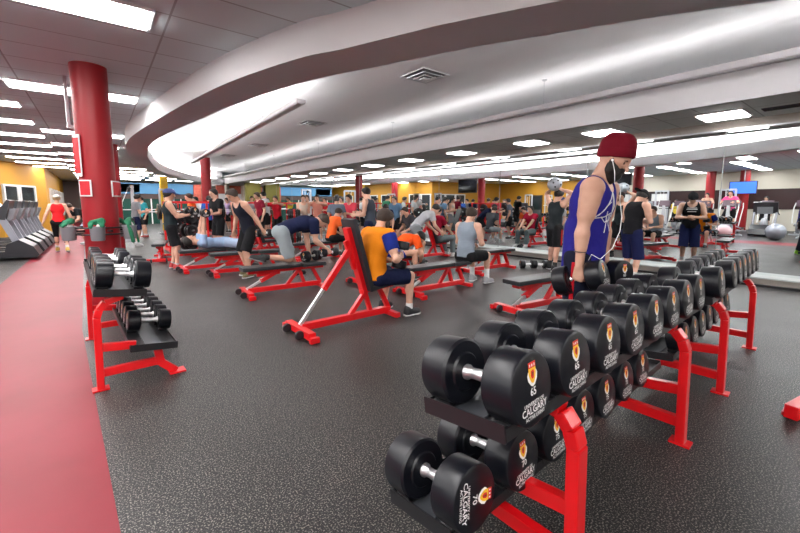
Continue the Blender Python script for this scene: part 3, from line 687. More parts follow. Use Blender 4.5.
def db_proto(num, r=.110, hw=.115, gap=.13, lett=True):
    t = thing('dumbbell', 'x', 'dumbbell'); hl = gap / 2 + hw
    for q in (-1, 1):
        y0, y1 = gap / 2, hl; bv = .012
        b = MB(); pr = [(0, y0), (r * .55, y0), (r * .6, y0 + .006), (r - .008, y0 + .006), (r, y0 + .014), (r, y1 - bv), (r - .003, y1 - .004), (r - .010, y1), (0, y1)]
        b.lathe([(a, h) for a, h in pr], axis='Y', n=40, R=Matrix.Rotation(-PI / 2 * 1, 4, 'X') @ (Matrix.Rotation(PI, 4, 'X') if q < 0 else Matrix.Identity(4)))
        h = b.build('head', RUB, t)
        M = Matrix(((q * -1., 0, 0, 0), (0, 0, q * 1., q * (y1 + .0008)), (0, 1, 0, 0), (0, 0, 0, 1)))
        if lett:
            k_ = r / .11
            text_obj('lettering', [(num, .032 * k_, 0, -.006 * k_), ('UNIVERSITY OF', .0150 * k_, 0, -.038 * k_), ('CALGARY', .0295 * k_, 0, -.056 * k_), ('ACTIVE LIVING', .0150 * k_, 0, -.076 * k_)], LETW, h, M)
            crest(h, M @ Matrix.Translation((0, .050 * k_, 0)), 1.3 * k_)
    b = MB(); g = gap / 2 + .002
    b.lathe([(0, -g), (.026, -g), (.026, -g + .008), (.0185, -g + .02), (.0180, -.03), (.0195, 0), (.0180, .03), (.0185, g - .02), (.026, g - .008), (.026, g), (0, g)], axis='Y', n=20); b.build('handle', CHR, t)
    return reg(t)
DB65 = db_proto('65'); DB70 = db_proto('70', .112, .118); DB75 = db_proto('75', .112, .118); DB45 = db_proto('45', .092, .10, .13); DBS = db_proto('30', .075, .085, .13); DBP = db_proto('25', .07, .09, .14, False)
firsts = set()
def put(proto, lab, mtx, grp):
    if proto.name in firsts: return clone(proto, lab, None, 0, grp, mtx)
    firsts.add(proto.name); proto.matrix_world = mtx; proto['label'] = lab
    if grp: proto['group'] = grp
    return proto
# ------------------------------------------------------------ dumbbell racks
TH = math.radians(-7)
SADL = {}
for e in (-1, 1):
    b = MB(); b.box((0, 0, 0), (.026, .07, .026), Matrix.Rotation(e * .5, 4, 'Y'), .003); o_ = b.build('saddle', BLK); SADL[e] = o_.data; bpy.data.objects.remove(o_)
def rack(lab, org, rz, L, posts, up, low, label_of, z_up=.730, z_lo=.272, yu=.20, yl=.39, doff=-.022):
    """local x along the rack, posts on the y=0 side, trays tipped down towards +y"""
    t = thing('dumbbell_rack', lab, 'rack', (*org, 0), rz)
    for xp in posts:
        b = MB(); pts = [(0, 0), (.012, .56), (.03, .62), (.07, .67), (.18, z_up - .03)]
        for (a, c), (d, e) in zip(pts, pts[1:]): b.beam((xp, a, c + (.006 if c == 0 else 0)), (xp, d, e), .047, .07, .008, up=(1, 0, 0))
        b.box((xp, .0, .006), (.085, .105, .012), bev=.002); b.build('upright', RED, t)
        b = MB(); b.beam((xp, .0, .33), (xp, .24, .30), .045, .06, .006); b.beam((xp, 0, .13), (xp, .40, .13), .045, .06, .006)
        b.build('crossbar', RED, t)
        b = MB(); b.beam((xp, .50, .012), (xp, .40, .11), .05, .06, .006); b.beam((xp, .40, .10), (xp, .38, z_lo - .03), .05, .06, .006); b.box((xp, .51, .006), (.11, .12, .012)); b.build('rear_leg', RED, t)
    for nm, yc, zc, dep in (('upper_tray', yu, z_up, .325), ('lower_tray', yl, z_lo, .32)):
        R = Matrix.Translation((0, yc, zc)) @ Matrix.Rotation(TH, 4, 'X'); b = MB()
        b.box(R @ V((L / 2, 0, 0)), (L, dep, .006), R.to_3x3().to_4x4())
        for q in (-1, 1): b.box(R @ V((L / 2, q * dep / 2, .002)), (L, .006, .038), R.to_3x3().to_4x4())
        for q in (0, L): b.box(R @ V((q, 0, .005)), (.006, dep, .055), R.to_3x3().to_4x4())
        tr = b.build(nm, BLK, t)
        b = MB(); b.box(R @ V((L / 2, 0, .006)), (L * .98, dep * .36, .008), R.to_3x3().to_4x4()); b.build('wear_strip', mat('tray_rubber', (.06, .065, .075), .35), tr)
    W = t.matrix_basis if False else Matrix.Translation((*org, 0)) @ Matrix.Rotation(rz, 4, 'Z')
    for tier, lst, yc, zc, dep in (('upper', up, yu, z_up, .41), ('lower', low, yl, z_lo, .38)):
        tt = [c for c in C.objects if c.parent == t and c.name.startswith(tier)][0]
        R = Matrix.Translation((0, yc, zc)) @ Matrix.Rotation(TH, 4, 'X')
        for it in lst:
            for q in (-1, 1):
                for e in (-1, 1):
                    o_ = bpy.data.objects.new('saddle', SADL[e]); C.objects.link(o_); o_.parent = tt; o_.matrix_local = R @ Matrix.Translation((it[0] + e * .052, q * .118 + doff * .5, .014))
        cnt = len(lst)
        for j, it in enumerate(lst):
            s_, pr, roll = it[0], it[1], (it[2] if len(it) > 2 else random.uniform(-.07, .07)); r_ = .112 if pr in (DB65, DB70, DB75) else (.092 if pr is DB45 else .075)
            M = W @ R @ Matrix.Translation((s_, doff, .004 + r_)) @ Matrix.Rotation(roll, 4, 'Y')
            put(pr, label_of(tier, j), M, '%s tray dumbbells, %s' % (tier, lab[-28:].split(',')[-1].strip()))
    return t
A0 = (.862, .580); AZ = math.radians(2.6)
rack('near dumbbell rack in the right foreground with red uprights and black trays', A0, AZ, 2.16, (.40, 1.76), [(.094 + .273 * i, DB65) for i in range(8)],
     [(.085, DB70, 1.75)] + [(.38 + .262 * i, (DB70, DB75, DB75, DB75, DB70, DB70)[i]) for i in range(6)],
     lambda t_, j: ('black 70 dumbbell rolled sideways on the near end of the foreground lower tray' if t_ == 'lower' and j == 0 else 'black round dumbbell on the %s tray of the foreground rack, %s from its near end' % (t_, ORD[j])))
rack('far dumbbell rack behind the foreground one, reaching towards the mirror wall', (3.22, .665), math.radians(3.2), 2.16, (.36, 1.73), [(.12, DB65)] + [(.60 + .238 * i, DB65) for i in range(6)],
     [(.2 + .262 * i, DB75) for i in range(7)], lambda t_, j: 'black round dumbbell on the %s tray of the far right rack, %s from the camera' % (t_, ORD[j]))
LZ = -PI / 2 + math.radians(2.7)
rack('left dumbbell rack standing on the edge of the red floor strip', (-.17, 5.62), LZ, 2.1, (.55, 2.02), [(.15, DB45), (.37, DB45), (.59, DB45), (1.16, DB45), (1.38, DB65), (1.62, DB65), (1.86, DB65)],
     [(.45, DB45), (.67, DB45), (.89, DB45), (1.12, DB45), (1.33, DB45), (1.55, DB45)], lambda t_, j: 'black dumbbell on the %s tray of the left rack, %s from its far end' % (t_, ORD[j]), z_up=.735, z_lo=.270, yu=.165, yl=.355, doff=.03)
b = MB(); b.beam((3.45, .30, .06), (4.4, .12, .06), .07, .09, .008); b.box((3.6, .28, .012), (.16, .14, .024), bev=.003); b.beam((3.66, .26, .06), (3.66, -.7, .06), .07, .09, .008); b.beam((4.1, .17, .09), (4.1, .1, .42), .06, .06, .006)
tag(b.build('bench_base', RED), 'red steel foot of a bench cut off by the right edge of the photo', 'bench')
# ------------------------------------------------------------ benches
def bench(lab, loc, rz, ang, grp='weight benches', padz=.45, seat_ang=0.):
    t = thing('weight_bench', lab, 'bench', (*loc, 0), rz, grp); a = math.radians(ang)
    u = V((-math.cos(a), 0, math.sin(a))); nrm = V((math.sin(a), 0, math.cos(a))); h0 = V((.20, 0, padz - .08))
    b = MB(); b.beam((-.60, 0, .085), (.58, 0, .085), .08, .075, .008); b.beam((.0, 0, .10), (.22, 0, padz - .10), .05, .05, .006); b.beam((.58, 0, .09), (.44, 0, padz - .09), .05, .055, .006); b.beam((.30, 0, .10), (.22, 0, padz - .10), .05, .05, .006)
    b.beam((.16, 0, padz - .085), (.64, 0, padz - .085 + .3 * math.sin(seat_ang)), .06, .05, .006); b.build('main_frame', RED, t)
    b = MB(); b.beam((-.62, -.30, .06), (-.62, .30, .06), .08, .075, .008); b.box((-.62, -.34, .035), (.1, .05, .06), bev=.008); b.box((-.62, .34, .035), (.1, .05, .06), bev=.008); b.build('rear_foot', RED, t)
    b = MB(); b.beam((.58, -.20, .045), (.58, .20, .045), .07, .06, .008); b.build('front_foot', RED, t)
    for q in (-1, 1):
        b = MB(); b.lathe([(0, -.018), (.045, -.018), (.05, -.01), (.05, .01), (.045, .018), (0, .018)], (-.70, q * .16, .055), 'Y', 18); b.build('wheel', DRK, t)
        b = MB(); b.beam((-.62, q * .16, .06), (-.70, q * .16, .055), .02, .03); b.build('wheel_bracket', RED, t)
    b = MB(); p0 = h0 - nrm * .0; b.beam(p0 + nrm * .0 - u * .02, p0 + u * .80, .11, .055, .008, up=nrm); b.beam(p0 + u * .30 - nrm * .04, p0 + u * .66 - nrm * .055, .05, .05, .006, up=nrm); b.build('back_frame', RED, t)
    pt = h0 + u * (.55 if ang > 20 else .35) - nrm * .03; pb = V((-.62, 0, .11)); d = pt - pb
    b = MB(); b.beam(pb, pb + d * .62, .035, .035, .003)
    b.build('adjusting_bar', CHR, t)
    for k in range(7):
        b = MB(); b.box(pb + d * (.12 + .065 * k) + V((0, 0, -.02)), (.014, .03, .02)); b.build('pin_stop', DRK, t)
    b = MB(); b.beam(pb + d * .45, pt, .06, .06, .006); b.tube([pb + d * .47 + V((0, -.06, 0)), pb + d * .47 + V((0, .06, 0))], .014, 8); b.build('strut_sleeve', RED, t)
    b = MB(); R = Matrix.Translation(h0 + u * .44 + nrm * .055) @ Matrix((u, V((0, 1, 0)), u.cross(V((0, 1, 0))))).transposed().to_4x4()
    b.box(V((0, 0, 0)), (.90, .28, .06), None, .022); 
    for v in b.bm.verts: v.co = R @ v.co
    for f in b.bm.faces: f.smooth = True
    b.build('back_pad', PAD, t)
    b = MB(); R = Matrix.Translation((.44, 0, padz - .03 + .12 * math.sin(seat_ang))) @ Matrix.Rotation(-seat_ang, 4, 'Y'); b.box((0, 0, 0), (.40, .30, .06), None, .022)
    for v in b.bm.verts: v.co = R @ v.co
    for f in b.bm.faces: f.smooth = True
    b.build('seat_pad', PAD, t); return reg(t)
bench('inclined red bench under the man in the orange and blue shirt', (2.25, 3.85), math.radians(1), 74, seat_ang=.12)
FB = bench('red bench with flat black pad under the kneeling man in navy', (2.33, 5.98), math.radians(-3), 0)
def cb(lab, x, y, deg, z=0): return clone(FB, lab, (x, y, z), math.radians(deg), 'weight benches')
cb('red bench with flat pad at right, behind the man in the maroon beanie', 4.72, 2.83, -6)
cb('flat bench on which the man in the grey sleeveless shirt sits', 4.32, 4.50, 0)
cb('empty flat bench just beyond the man in the grey sleeveless shirt', 6.50, 5.20, -2)
cb('empty flat bench behind the standing man in the black tank top', 2.35, 8.15, -4)
cb('flat bench under the man lying down in light blue', 1.95, 9.05, 0)
cb('flat bench under the man bending over in the plain orange shirt', 4.15, 5.70, 0)
cb('flat bench left of the lying man, near the curling man in the cap', 1.2, 11.5, 80)
cb('flat bench in the middle distance below the brick wall', 4.0, 11.8, 10)
cb('flat bench in front of the silver overhead weight', 7.75, 3.75, 15)
cb('flat bench under the seated man in the orange vest', 4.35, 9.1, 5)
IB = bench('upright red bench behind the man in the dark red shirt', (6.75, 7.45), 0, 70)
clone(IB, 'upright bench in the middle distance left of the far red racks', (3.2, 13.2), 0, 'weight benches') if False else None
clone(IB, 'upright bench further back beside the mirror wall', (7.2, 10.6, 0), .1, 'weight benches')
clone(IB, 'upright bench half hidden behind the kneeling man', (3.2, 10.4, 0), .3, 'weight benches')
# ------------------------------------------------------------ plates, racks, machines
def plate_tree():
    t = thing('plate_tree', 'x', 'weight rack'); b = MB(); b.beam((0, 0, .03), (0, 0, 1.25), .07, .07, .006, up=(1, 0, 0)); b.beam((-.32, 0, .035), (.32, 0, .035), .07, .06, .006); b.beam((0, -.3, .035), (0, .3, .035), .07, .06, .006); b.build('stand', RED, t)
    for q in (-1, 1):
        for z in (.32, .68, 1.06):
            b = MB(); b.tube([(0, q * .03, z), (0, q * .26, z + .02)], .022, 10); b.build('peg', CHR, t)
            for k in range(3):
                r = random.choice((.15, .2, .17)); b = MB(); y = q * (.07 + k * .05)
                b.lathe([(.026, -.02), (r * .4, -.02), (r * .45, -.012), (r * .85, -.012), (r * .9, -.02), (r, -.016), (r, .016), (r * .9, .02), (r * .85, .012), (r * .45, .012), (r * .4, .02), (.026, .02), (.026, -.02)], (0, y, z + .01), 'Y', 24); b.build('plate', BLK, t)
    return reg(t)
def power_rack():
    t = thing('power_rack', 'x', 'exercise rack')
    for sx in (-.6, .6):
        for y in (0, .9):
            b = MB(); b.beam((sx, y, 0), (sx, y, 1.5), .06, .06, .006, up=(1, 0, 0)); b.build('upright', RED, t)
        b = MB(); b.beam((sx, 0, .05), (sx, 1.2, .05), .07, .08, .006); b.build('base_rail', RED, t); b = MB(); b.beam((sx, 0, 1.47), (sx, .9, 1.47), .06, .06); b.build('top_rail', RED, t)
    b = MB(); b.beam((-.6, 0, 1.47), (.6, 0, 1.47), .06, .06); b.beam((-.6, .9, 1.47), (.6, .9, 1.47), .06, .06); b.beam((-.6, .9, .1), (.6, .9, .1), .06, .06); b.build('cross_member', RED, t)
    b = MB(); b.tube([(-1.08, -.08, 1.2), (1.08, -.08, 1.2)], .014, 10); b.build('barbell', CHR, t)
    for q in (-1, 1):
        for k in range(2):
            b = MB(); b.lathe([(.016, -.02), (.21, -.02), (.22, -.012), (.22, .012), (.21, .02), (.016, .02), (.016, -.02)], (q * (.8 + .055 * k), -.08, 1.2), 'X', 24); b.build('plate', BLK, t)
    return reg(t)
def cable_tower():
    t = thing('cable_machine', 'x', 'exercise machine')
    b = MB()
    for x in (-.28, .28): b.beam((x, 0, .03), (x, 0, 2.1), .06, .08, .006, up=(1, 0, 0))
    b.beam((-.3, 0, 2.1), (.3, 0, 2.1), .08, .08); b.beam((-.32, 0, .04), (.32, 0, .04), .1, .08); b.beam((-.3, -.05, .04), (-.3, .8, .04), .06, .06); b.beam((.3, -.05, .04), (.3, .8, .04), .06, .06); b.build('tower_frame', SIL, t)
    b = MB()
    for k in range(12): b.box((0, 0, .18 + .055 * k), (.24, .1, .05), bev=.004)
    b.build('weight_stack', BLK, t)
    for x in (-.08, .08): b = MB(); b.tube([(x, 0, .1), (x, 0, 2.05)], .01, 8); b.build('guide_rod', CHR, t)
    b = MB(); b.lathe([(0, -.02), (.06, -.02), (.05, 0), (.06, .02), (0, .02)], (0, .1, 2.02), 'X', 20); b.build('pulley', DRK, t)
    b = MB(); b.tube([(0, .15, 2.0), (0, .35, 1.5), (0, .36, 1.35)], .006, 6); b.tube([(-.2, .36, 1.34), (.2, .36, 1.34)], .014, 8); b.build('cable_handle', CHR, t)
    b = MB(); b.box((0, .55, .48), (.34, .4, .07), bev=.02); b.box((0, .55, .24), (.08, .08, .44)); b.build('seat', PAD, t); return reg(t)
def treadmill():
    t = thing('treadmill', 'x', 'treadmill')      # front towards +x
    b = MB(); b.box((-.75, 0, .14), (1.5, .80, .12), bev=.02)
    for q in (-1, 1): b.box((-.72, q * .36, .215), (1.4, .10, .04), bev=.01)
    b.build('deck', DRK, t)
    b = MB(); b.box((-.75, 0, .208), (1.42, .52, .012), bev=.003); b.build('running_belt', mat('belt', (.03, .03, .03), .7), t)
    b = MB(); b.prism([(-.30, .10), (.30, .05), (.36, .12), (.26, .34), (.0, .52), (-.22, .42)], -.42, .42); b.build('motor_hood', mat('hood_dark', (.022, .023, .028), .3), t)
    for q in (-1, 1):
        b = MB(); b.prism([(.10, .25), (-.06, .30), (-.36, 1.12), (-.27, 1.16), (-.20, 1.1)], q * .36 - .03, q * .36 + .03); b.build('upright', mat('treadmill_grey', (.26, .27, .31), .35), t)
        b = MB(); b.tube([(-.30, q * .37, 1.08), (-.62, q * .37, 1.02), (-.80, q * .37, .96)], .022, 10); b.build('handrail', DRK, t)
    b = MB(); b.prism([(-.42, 1.06), (-.20, 1.02), (-.08, 1.50), (-.14, 1.52)], -.40, .40); c = b.build('console', DRK, t)
    b = MB(); b.box((-.262, 0, 1.32), (.01, .34, .22), Matrix.Rotation(-.52, 4, 'Y') @ Matrix.Identity(4)); b.build('screen', mat('screen_blue', (.02, .03, .05), .1, emit=(.25, .45, .7), es=.6), c)
    b = MB(); b.prism([(-.20, 1.0), (-.10, 1.0), (.0, 1.3), (-.12, 1.3)], -.25, .25); b.build('console_back', GRY, t); return reg(t)
def elliptical():
    t = thing('elliptical_trainer', 'x', 'exercise machine')
    b = MB(); b.beam((-.9, 0, .06), (.9, 0, .06), .12, .08, .01); b.beam((.85, -.32, .05), (.85, .32, .05), .08, .07, .01); b.beam((-.85, -.32, .05), (-.85, .32, .05), .08, .07, .01); b.beam((.45, 0, .08), (.28, 0, 1.35), .12, .10, .015, up=(1, 0, 0)); b.build('base_frame', SIL, t)
    b = MB(); b.lathe([(0, -.10), (.30, -.10), (.34, -.05), (.34, .05), (.30, .10), (0, .10)], (.62, 0, .42), 'Y', 32); b.build('drive_housing', mat('housing_grey', (.30, .31, .34), .35), t)
    for q in (-1, 1):
        z = .28 + .1 * q; b = MB(); b.beam((.62, q * .17, z + .15), (-.75, q * .22, z - .05), .05, .05, .01); b.build('pedal_arm', SIL, t)
        b = MB(); b.box((-.45, q * .22, z + .03), (.38, .16, .05), bev=.015); b.build('pedal', DRK, t)
        b = MB(); b.tube([(.55, q * .26, z + .15), (.38, q * .29, .85), (.15 + q * .08, q * .29, 1.25), (.0 + q * .1, q * .25, 1.48)], .022, 10); b.build('moving_handle', WHT, t)
    b = MB(); b.box((.22, 0, 1.45), (.09, .44, .30), Matrix.Rotation(-.4, 4, 'Y'), .03); c = b.build('console', mat('console_maroon', (.10, .06, .08), .3), t)
    b = MB(); b.tube([(.15, -.25, 1.2), (.1, -.1, 1.22), (.1, .1, 1.22), (.15, .25, 1.2)], .016, 8); b.build('fixed_grip', DRK, t); return reg(t)
PT, PR, CT, TM, EL = plate_tree(), power_rack(), cable_tower(), treadmill(), elliptical()
def pm(proto, lab, x, y, deg, grp):
    M = Matrix.Translation((x, y, 0)) @ Matrix.Rotation(math.radians(deg), 4, 'Z'); return put(proto, lab, M, grp)
for i, y in enumerate((13.9, 15.2, 16.5, 17.8, 19.1)): pm(TM, 'dark grey treadmill in the row left of the red strip, %s from the camera' % ORD[i], -1.62, y, 0, 'treadmills left of the red strip')
for i, (x, y, r) in enumerate(((1.95, 12.0, 20), (5.1, 12.2, 70), (2.3, 16.5, 0), (7.6, 12.6, 30), (6.3, 15.2, 10))): pm(PT, 'black weight plates on a red stand, %s stand in from the aisle' % ORD[i], x, y, r, 'plate stands')
for i, (x, y, r) in enumerate(((2.2, 12.9, 0), (5.0, 16.2, 0), (6.8, 17.2, 10), (3.5, 19.3, 0), (8.0, 20.0, 0))): pm(PR, 'red steel power rack with a loaded bar in the back of the gym, %s nearest' % ORD[i], x, y, r, 'red power racks')
for i, (x, y, r) in enumerate(((1.1, 18.2, 90), (1.2, 20.2, 90), (2.6, 21.2, 0), (-8.8, 14.2, -90), (-8.8, 12.2, -90), (-8.8, 16.4, -90), (-6.5, 16.6, -90), (-6.5, 13.4, -90), (-4.6, 11.2, -90), (-8.8, 10.4, -90), (8.0, 17.6, 200))): pm(CT, 'silver cable machine with a black weight stack, %s of the cable machines' % ORD[i], x, y, r, 'cable machines')
for i, (x, y) in enumerate([(-3.15, 1.2), (-3.15, 4.4), (-3.15, 5.6), (-3.15, 6.8), (-3.15, 8.0), (-3.15, 9.2), (-7.2, .2), (-7.2, 1.4), (-7.2, 2.6), (-7.2, 3.8), (-7.2, 5.0), (-7.2, 6.2), (-7.2, 7.4), (-7.2, 8.6), (-3.15, 0.0), (-3.15, -1.2)]):
    pm(EL, 'silver elliptical trainer seen in the mirror, %s row, %s of them' % ('front' if x > -5 else 'rear', ORD[i]), x, y, 0, 'elliptical trainers in the mirror')
for i, y in enumerate((-.6, .8, 2.1, 3.5, 4.9, 6.2, 7.6, 8.9)):
    pm(TM if i % 2 else CT, 'cardio floor machine between the elliptical rows, %s from the rear wall' % ORD[i], -4.45 if i % 2 else -4.95, y, 0 if i % 2 else -90, 'machines between the elliptical rows')
b = MB(); b.lathe([(.325 * math.sin(PI * k / 32) if 0 < k < 32 else 0, .325 - .325 * math.cos(PI * k / 32)) for k in range(33)], (-2.75, 2.85, 0), n=64)
BB = b; b = MB(); b.lathe([(.28 * math.sin(PI * k / 32) if 0 < k < 32 else 0, .28 - .28 * math.cos(PI * k / 32)) for k in range(33)], (-1.95, 4.3, 0), n=64)
tag(b.build('exercise_ball', mat('pink_vinyl', (.62, .42, .45), .3)), 'pale pink exercise ball on the red strip edge, seen in the mirror', 'ball'); b = BB
tag(b.build('exercise_ball', mat('silver_vinyl', (.30, .32, .37), .3, .35)), 'big silver grey exercise ball beyond the red strip, seen in the mirror', 'ball')
# dumbbells and weights lying about
def Mx(x, y, z, rz, rx=0., ry=0.): return Matrix.Translation((x, y, z)) @ Matrix.Rotation(rz, 4, 'Z') @ Matrix.Rotation(rx, 4, 'X') @ Matrix.Rotation(ry, 4, 'Y')
put(DB45, 'left black dumbbell of the pair lying on the floor near the mirror', Mx(7.42, 4.90, .092, .9), 'pair of dumbbells on the floor'); put(DB45, 'right black dumbbell of the pair lying on the floor near the mirror', Mx(7.60, 4.72, .092, .9), 'pair of dumbbells on the floor')
put(DB45, 'black dumbbell standing on the bench under the kneeling man', Mx(2.78, 5.98, .45 + .094, math.radians(-75)), None)
put(DBP, 'small black dumbbell on the floor in front of the man in the dark red shirt', Mx(7.75, 7.35, .071, 1.2), None)
SR = lambda n0: [(.14 + .18 * i, DBP) for i in range(11)]
rack('long rack of small dumbbells beside the red strip, seen only in the mirror', (-2.6, 9.6), PI / 2, 2.16, (.36, 1.73), SR(0), SR(0), lambda t_, j: 'small dumbbell on the %s tray of the mirrored aisle rack, %s from the near end' % (t_, ORD[j]))
rack('shorter rack of small dumbbells farther along the red strip, mirrored', (-2.6, 12.3 - .45), PI / 2, 1.4, (.3, 1.1), SR(0)[:7], SR(0)[:7], lambda t_, j: 'small dumbbell on the %s tray of the farther mirrored rack, %s from the near end' % (t_, ORD[j]))
# screens
def tv(lab, x, y, z, rz, emis, w_=.95):
    t = thing('television', lab, 'television', (x, y, z), rz); b = MB(); b.box((0, 0, 0), (.06, w_, w_ * .58), bev=.01); b.build('casing', DRK, t)
    b = MB(); b.box((.033, 0, 0), (.004, w_ * .94, w_ * .52)); b.build('screen', emis, t); b = MB(); b.beam((-.03, 0, 0), (-.22, 0, .05), .06, .05); b.beam((-.2, 0, .02), (-.2, 0, HT - z - .004), .04, .04, up=(1, 0, 0)); b.build('bracket', STL, t)
SD = mat('screen_dark', (.012, .014, .02), .08); SB = mat('screen_lit', (.02, .05, .1), .2, emit=(.03, .12, .75), es=1.6)
tv('dark television fixed to the far side of the large left column', -.05, 7.62, 2.50, math.radians(8), SD, .9)
tv('dark television hanging at the second column, seen in the mirror', .40, 16.32, 2.55, 0., SD, 1.5)
tv('lit blue television above the cardio machines, seen in the mirror', -8.75, 5.1, 2.30, 0., SB, 1.15)
# wall clock
t = thing('wall_clock', 'round black rimmed wall clock on the yellow left wall, seen in the mirror', 'clock', (XL + .02, 13.0, 2.85), 0)
b = MB(); b.lathe([(0, 0), (.26, 0), (.26, .05), (.22, .06), (.21, .03), (0, .03)], n=32, axis='X'); b.build('rim', DRK, t); b = MB(); b.lathe([(0, .031), (.21, .031), (0, .034)], n=32, axis='X'); b.build('face', WHT, t); b = MB(); b.beam((.04, 0, 0), (.04, .1, .05), .012, .004); b.beam((.04, 0, 0), (.04, -.03, .15), .012, .004); b.build('clock_hands', DRK, t)
# ------------------------------------------------------------ people
def held(proto, K, side, lab, ax=None, along=None, grp=None):
    """a dumbbell whose handle runs along the gripping fist"""
    c = K['g' + side]; y = V(along) if along is not None else K['a' + side]; y = y.normalized()
    z = V((0, 0, 1)); x = y.cross(z); x = x.normalized() if x.length > .1 else V((1, 0, 0)); z = x.cross(y)
    M = Matrix((x, y, z)).transposed().to_4x4(); M.translation = c
    return put(proto, lab, M, grp)
BLKC, NAVY = (.010, .010, .013), (.008, .012, .045)
# man in the maroon beanie
K = person('man in maroon knit beanie and royal blue tank top lifting dumbbells behind the rack', (3.03, 1.50), -80,
    dict(lean=3, bend=8, nod=19, shfwd=.03, handR=(.03, -.225, .84), handL=(.10, .26, .86), hdR=(.0, 0, -1), hdL=(.05, 0, -1), gripR=1, gripL=1, palmR=(0, 1, 0), palmL=(0, -1, 0), thumbR=(1, 0, 0), thumbL=(1, 0, 0), elbR=(-1, -.3, 0), elbL=(-1, .3, 0), footR=(-.10, -.12, .09), footL=(.02, .12, .09)),
    dict(top='tank', top_col=(.022, .018, .24), hem=-.13, loose=1.0, bottom='trousers', bot_col=(.010, .012, .03), stripe_col=(.5, .01, .02), hat='beanie', hat_col=(.16, .004, .014), hair='none', beard=2, shoe_col=(.35, .75, .03), sole=.6), res=.0085, H=1.88, tone=.95, bulk=1.2)
held(DB65, K, 'R', 'large black dumbbell in the near hand of the man in the maroon beanie', along=(.12, -.94, .28))
held(DB65, K, 'L', 'large black dumbbell in the far hand of the man in the maroon beanie', along=(-.25, -.97, .05))
# details of his outfit, laid on the surface of the shirt and arm
kids = {c.name.split('.')[0]: c for c in C.objects if c.parent == K['root']}
def drape(parts, pts, dirn, r, name, m, parent, off=.003, w_=None):
    bv = []
    for p in parts:
        me = kids[p].data; bv.append(BVHTree.FromPolygons([v.co for v in me.vertices], [tuple(f.vertices) for f in me.polygons]))
    d = V(dirn).normalized(); out = []
    for p in pts:
        best = None
        for t in bv:
            h = t.ray_cast(V(p) - d * .6, d)
            if h[0] is not None and (best is None or h[3] < best[1]): best = (h[0] - d * off, h[3])
        if best: out.append(best[0])
    if len(out) > 1: b = MB(); b.tube(out, r, 6); return b.build(name, m, parent)
def seg(P, n=8):
    o = []
    for a, c in zip(P, P[1:]):
        for k in range(n): o.append(V(a).lerp(V(c), k / n))
    return o + [V(P[-1])]
ch = K['chest']; EW = mat('earphone_white', (.85, .85, .85), .4); dr = (-.75, .62, 0)
st = kids['tank_top']
def pc(a, z): return ch + V((.18, -.13, 0)) + V((.64, .76, 0)) * a + V((0, 0, z))
for i, P in enumerate(([(-.10, -.10), (-.04, -.05), (.02, .03), (.05, .09), (.06, .02), (.07, -.06)], [(-.11, -.11), (-.02, -.10), (.06, -.07), (.10, -.10)], [(-.08, -.09), (-.02, -.02), (.03, .01)], [(.0, -.06), (.02, -.14), (.0, -.22)], [(.04, -.08), (.05, -.16), (.08, -.21)], [(.02, -.14), (.06, -.13), (.09, -.02), (.05, .09)], [(-.05, -.10), (.0, -.14), (.05, -.12)])):
    drape(['tank_top'], seg([pc(a, z) for a, z in P]), dr, .0035, 'shirt_line_drawing', LETW, st)
ear = K['hcl'] - K['lhl'] * .092 + K['fhl'] * .01
b = MB(); E1 = ear; cb_ = K['chest'] + V((.20, -.05, .10))
b.tube([E1, E1 + V((.02, -.005, -.08)), E1 + V((.02, .02, -.17)), cb_ + V((.0, .0, .04)), cb_ + V((.005, -.02, -.08)), cb_ + V((.03, -.05, -.2)), cb_ + V((.03, -.08, -.30)), cb_ + V((.0, -.13, -.42)), cb_ + V((-.06, -.19, -.50)), cb_ + V((-.12, -.19, -.47)), cb_ + V((-.15, -.15, -.52))], .0028, 6)
b.lathe([(0, -.008), (.009, -.005), (.009, .005), (0, .008)], tuple(E1), 'Y', 12); b.build('earphone_cable', EW, K['root'])
fr0 = K['wR'].lerp(K['eR'], .42); b = MB(); d_ = (K['eR'] - K['wR']).normalized(); u_ = d_.orthogonal().normalized(); v_ = d_.cross(u_)
b.tube([fr0 + u_ * .0425 * math.cos(2 * PI * k / 24) + v_ * .0425 * math.sin(2 * PI * k / 24) for k in range(24)], .003, 6, closed=True); b.build('thin_black_armband', DRK, K['root'])
# man on the incline bench
K = person('man in orange and blue t-shirt seated on the incline bench with a dumbbell', (2.62, 3.84), 2,
    dict(pelvis=(-.02, 0, .56), lean=-3, bend=18, nod=14, footR=(.40, -.17, .09), footL=(.33, .27, .09), toeR=(1, -.1, 0), kneeR=(1, -.25, .6), kneeL=(1, .25, .6), handR=(.23, -.19, .76), handL=(.34, .12, .68), gripR=1, gripL=1, hdR=(.8, .4, .25), hdL=(.8, -.4, .25), palmR=(0, 1, .1), palmL=(0, -1, .1), thumbR=(0, 0, 1), thumbL=(0, 0, 1), elbR=(-.5, -.8, -.6), elbL=(-.5, .8, -.6)),
    dict(top='tee', top_col=(.80, .24, .008), sleeve_col=(.010, .025, .22), hem=-.05, bottom='shorts', bot_col=NAVY, shortlen=.92, hair='short', hair_mat=HAIRN, beard=1, shoe_col=(.015, .015, .018), sock_col=(.75, .75, .75), sockh=.14), res=.010, H=1.78, tone=1.05, bulk=1.25)
held(DB45, K, 'R', 'black dumbbell held upright at the knee by the man in orange and blue', along=(.25, .05, 1))
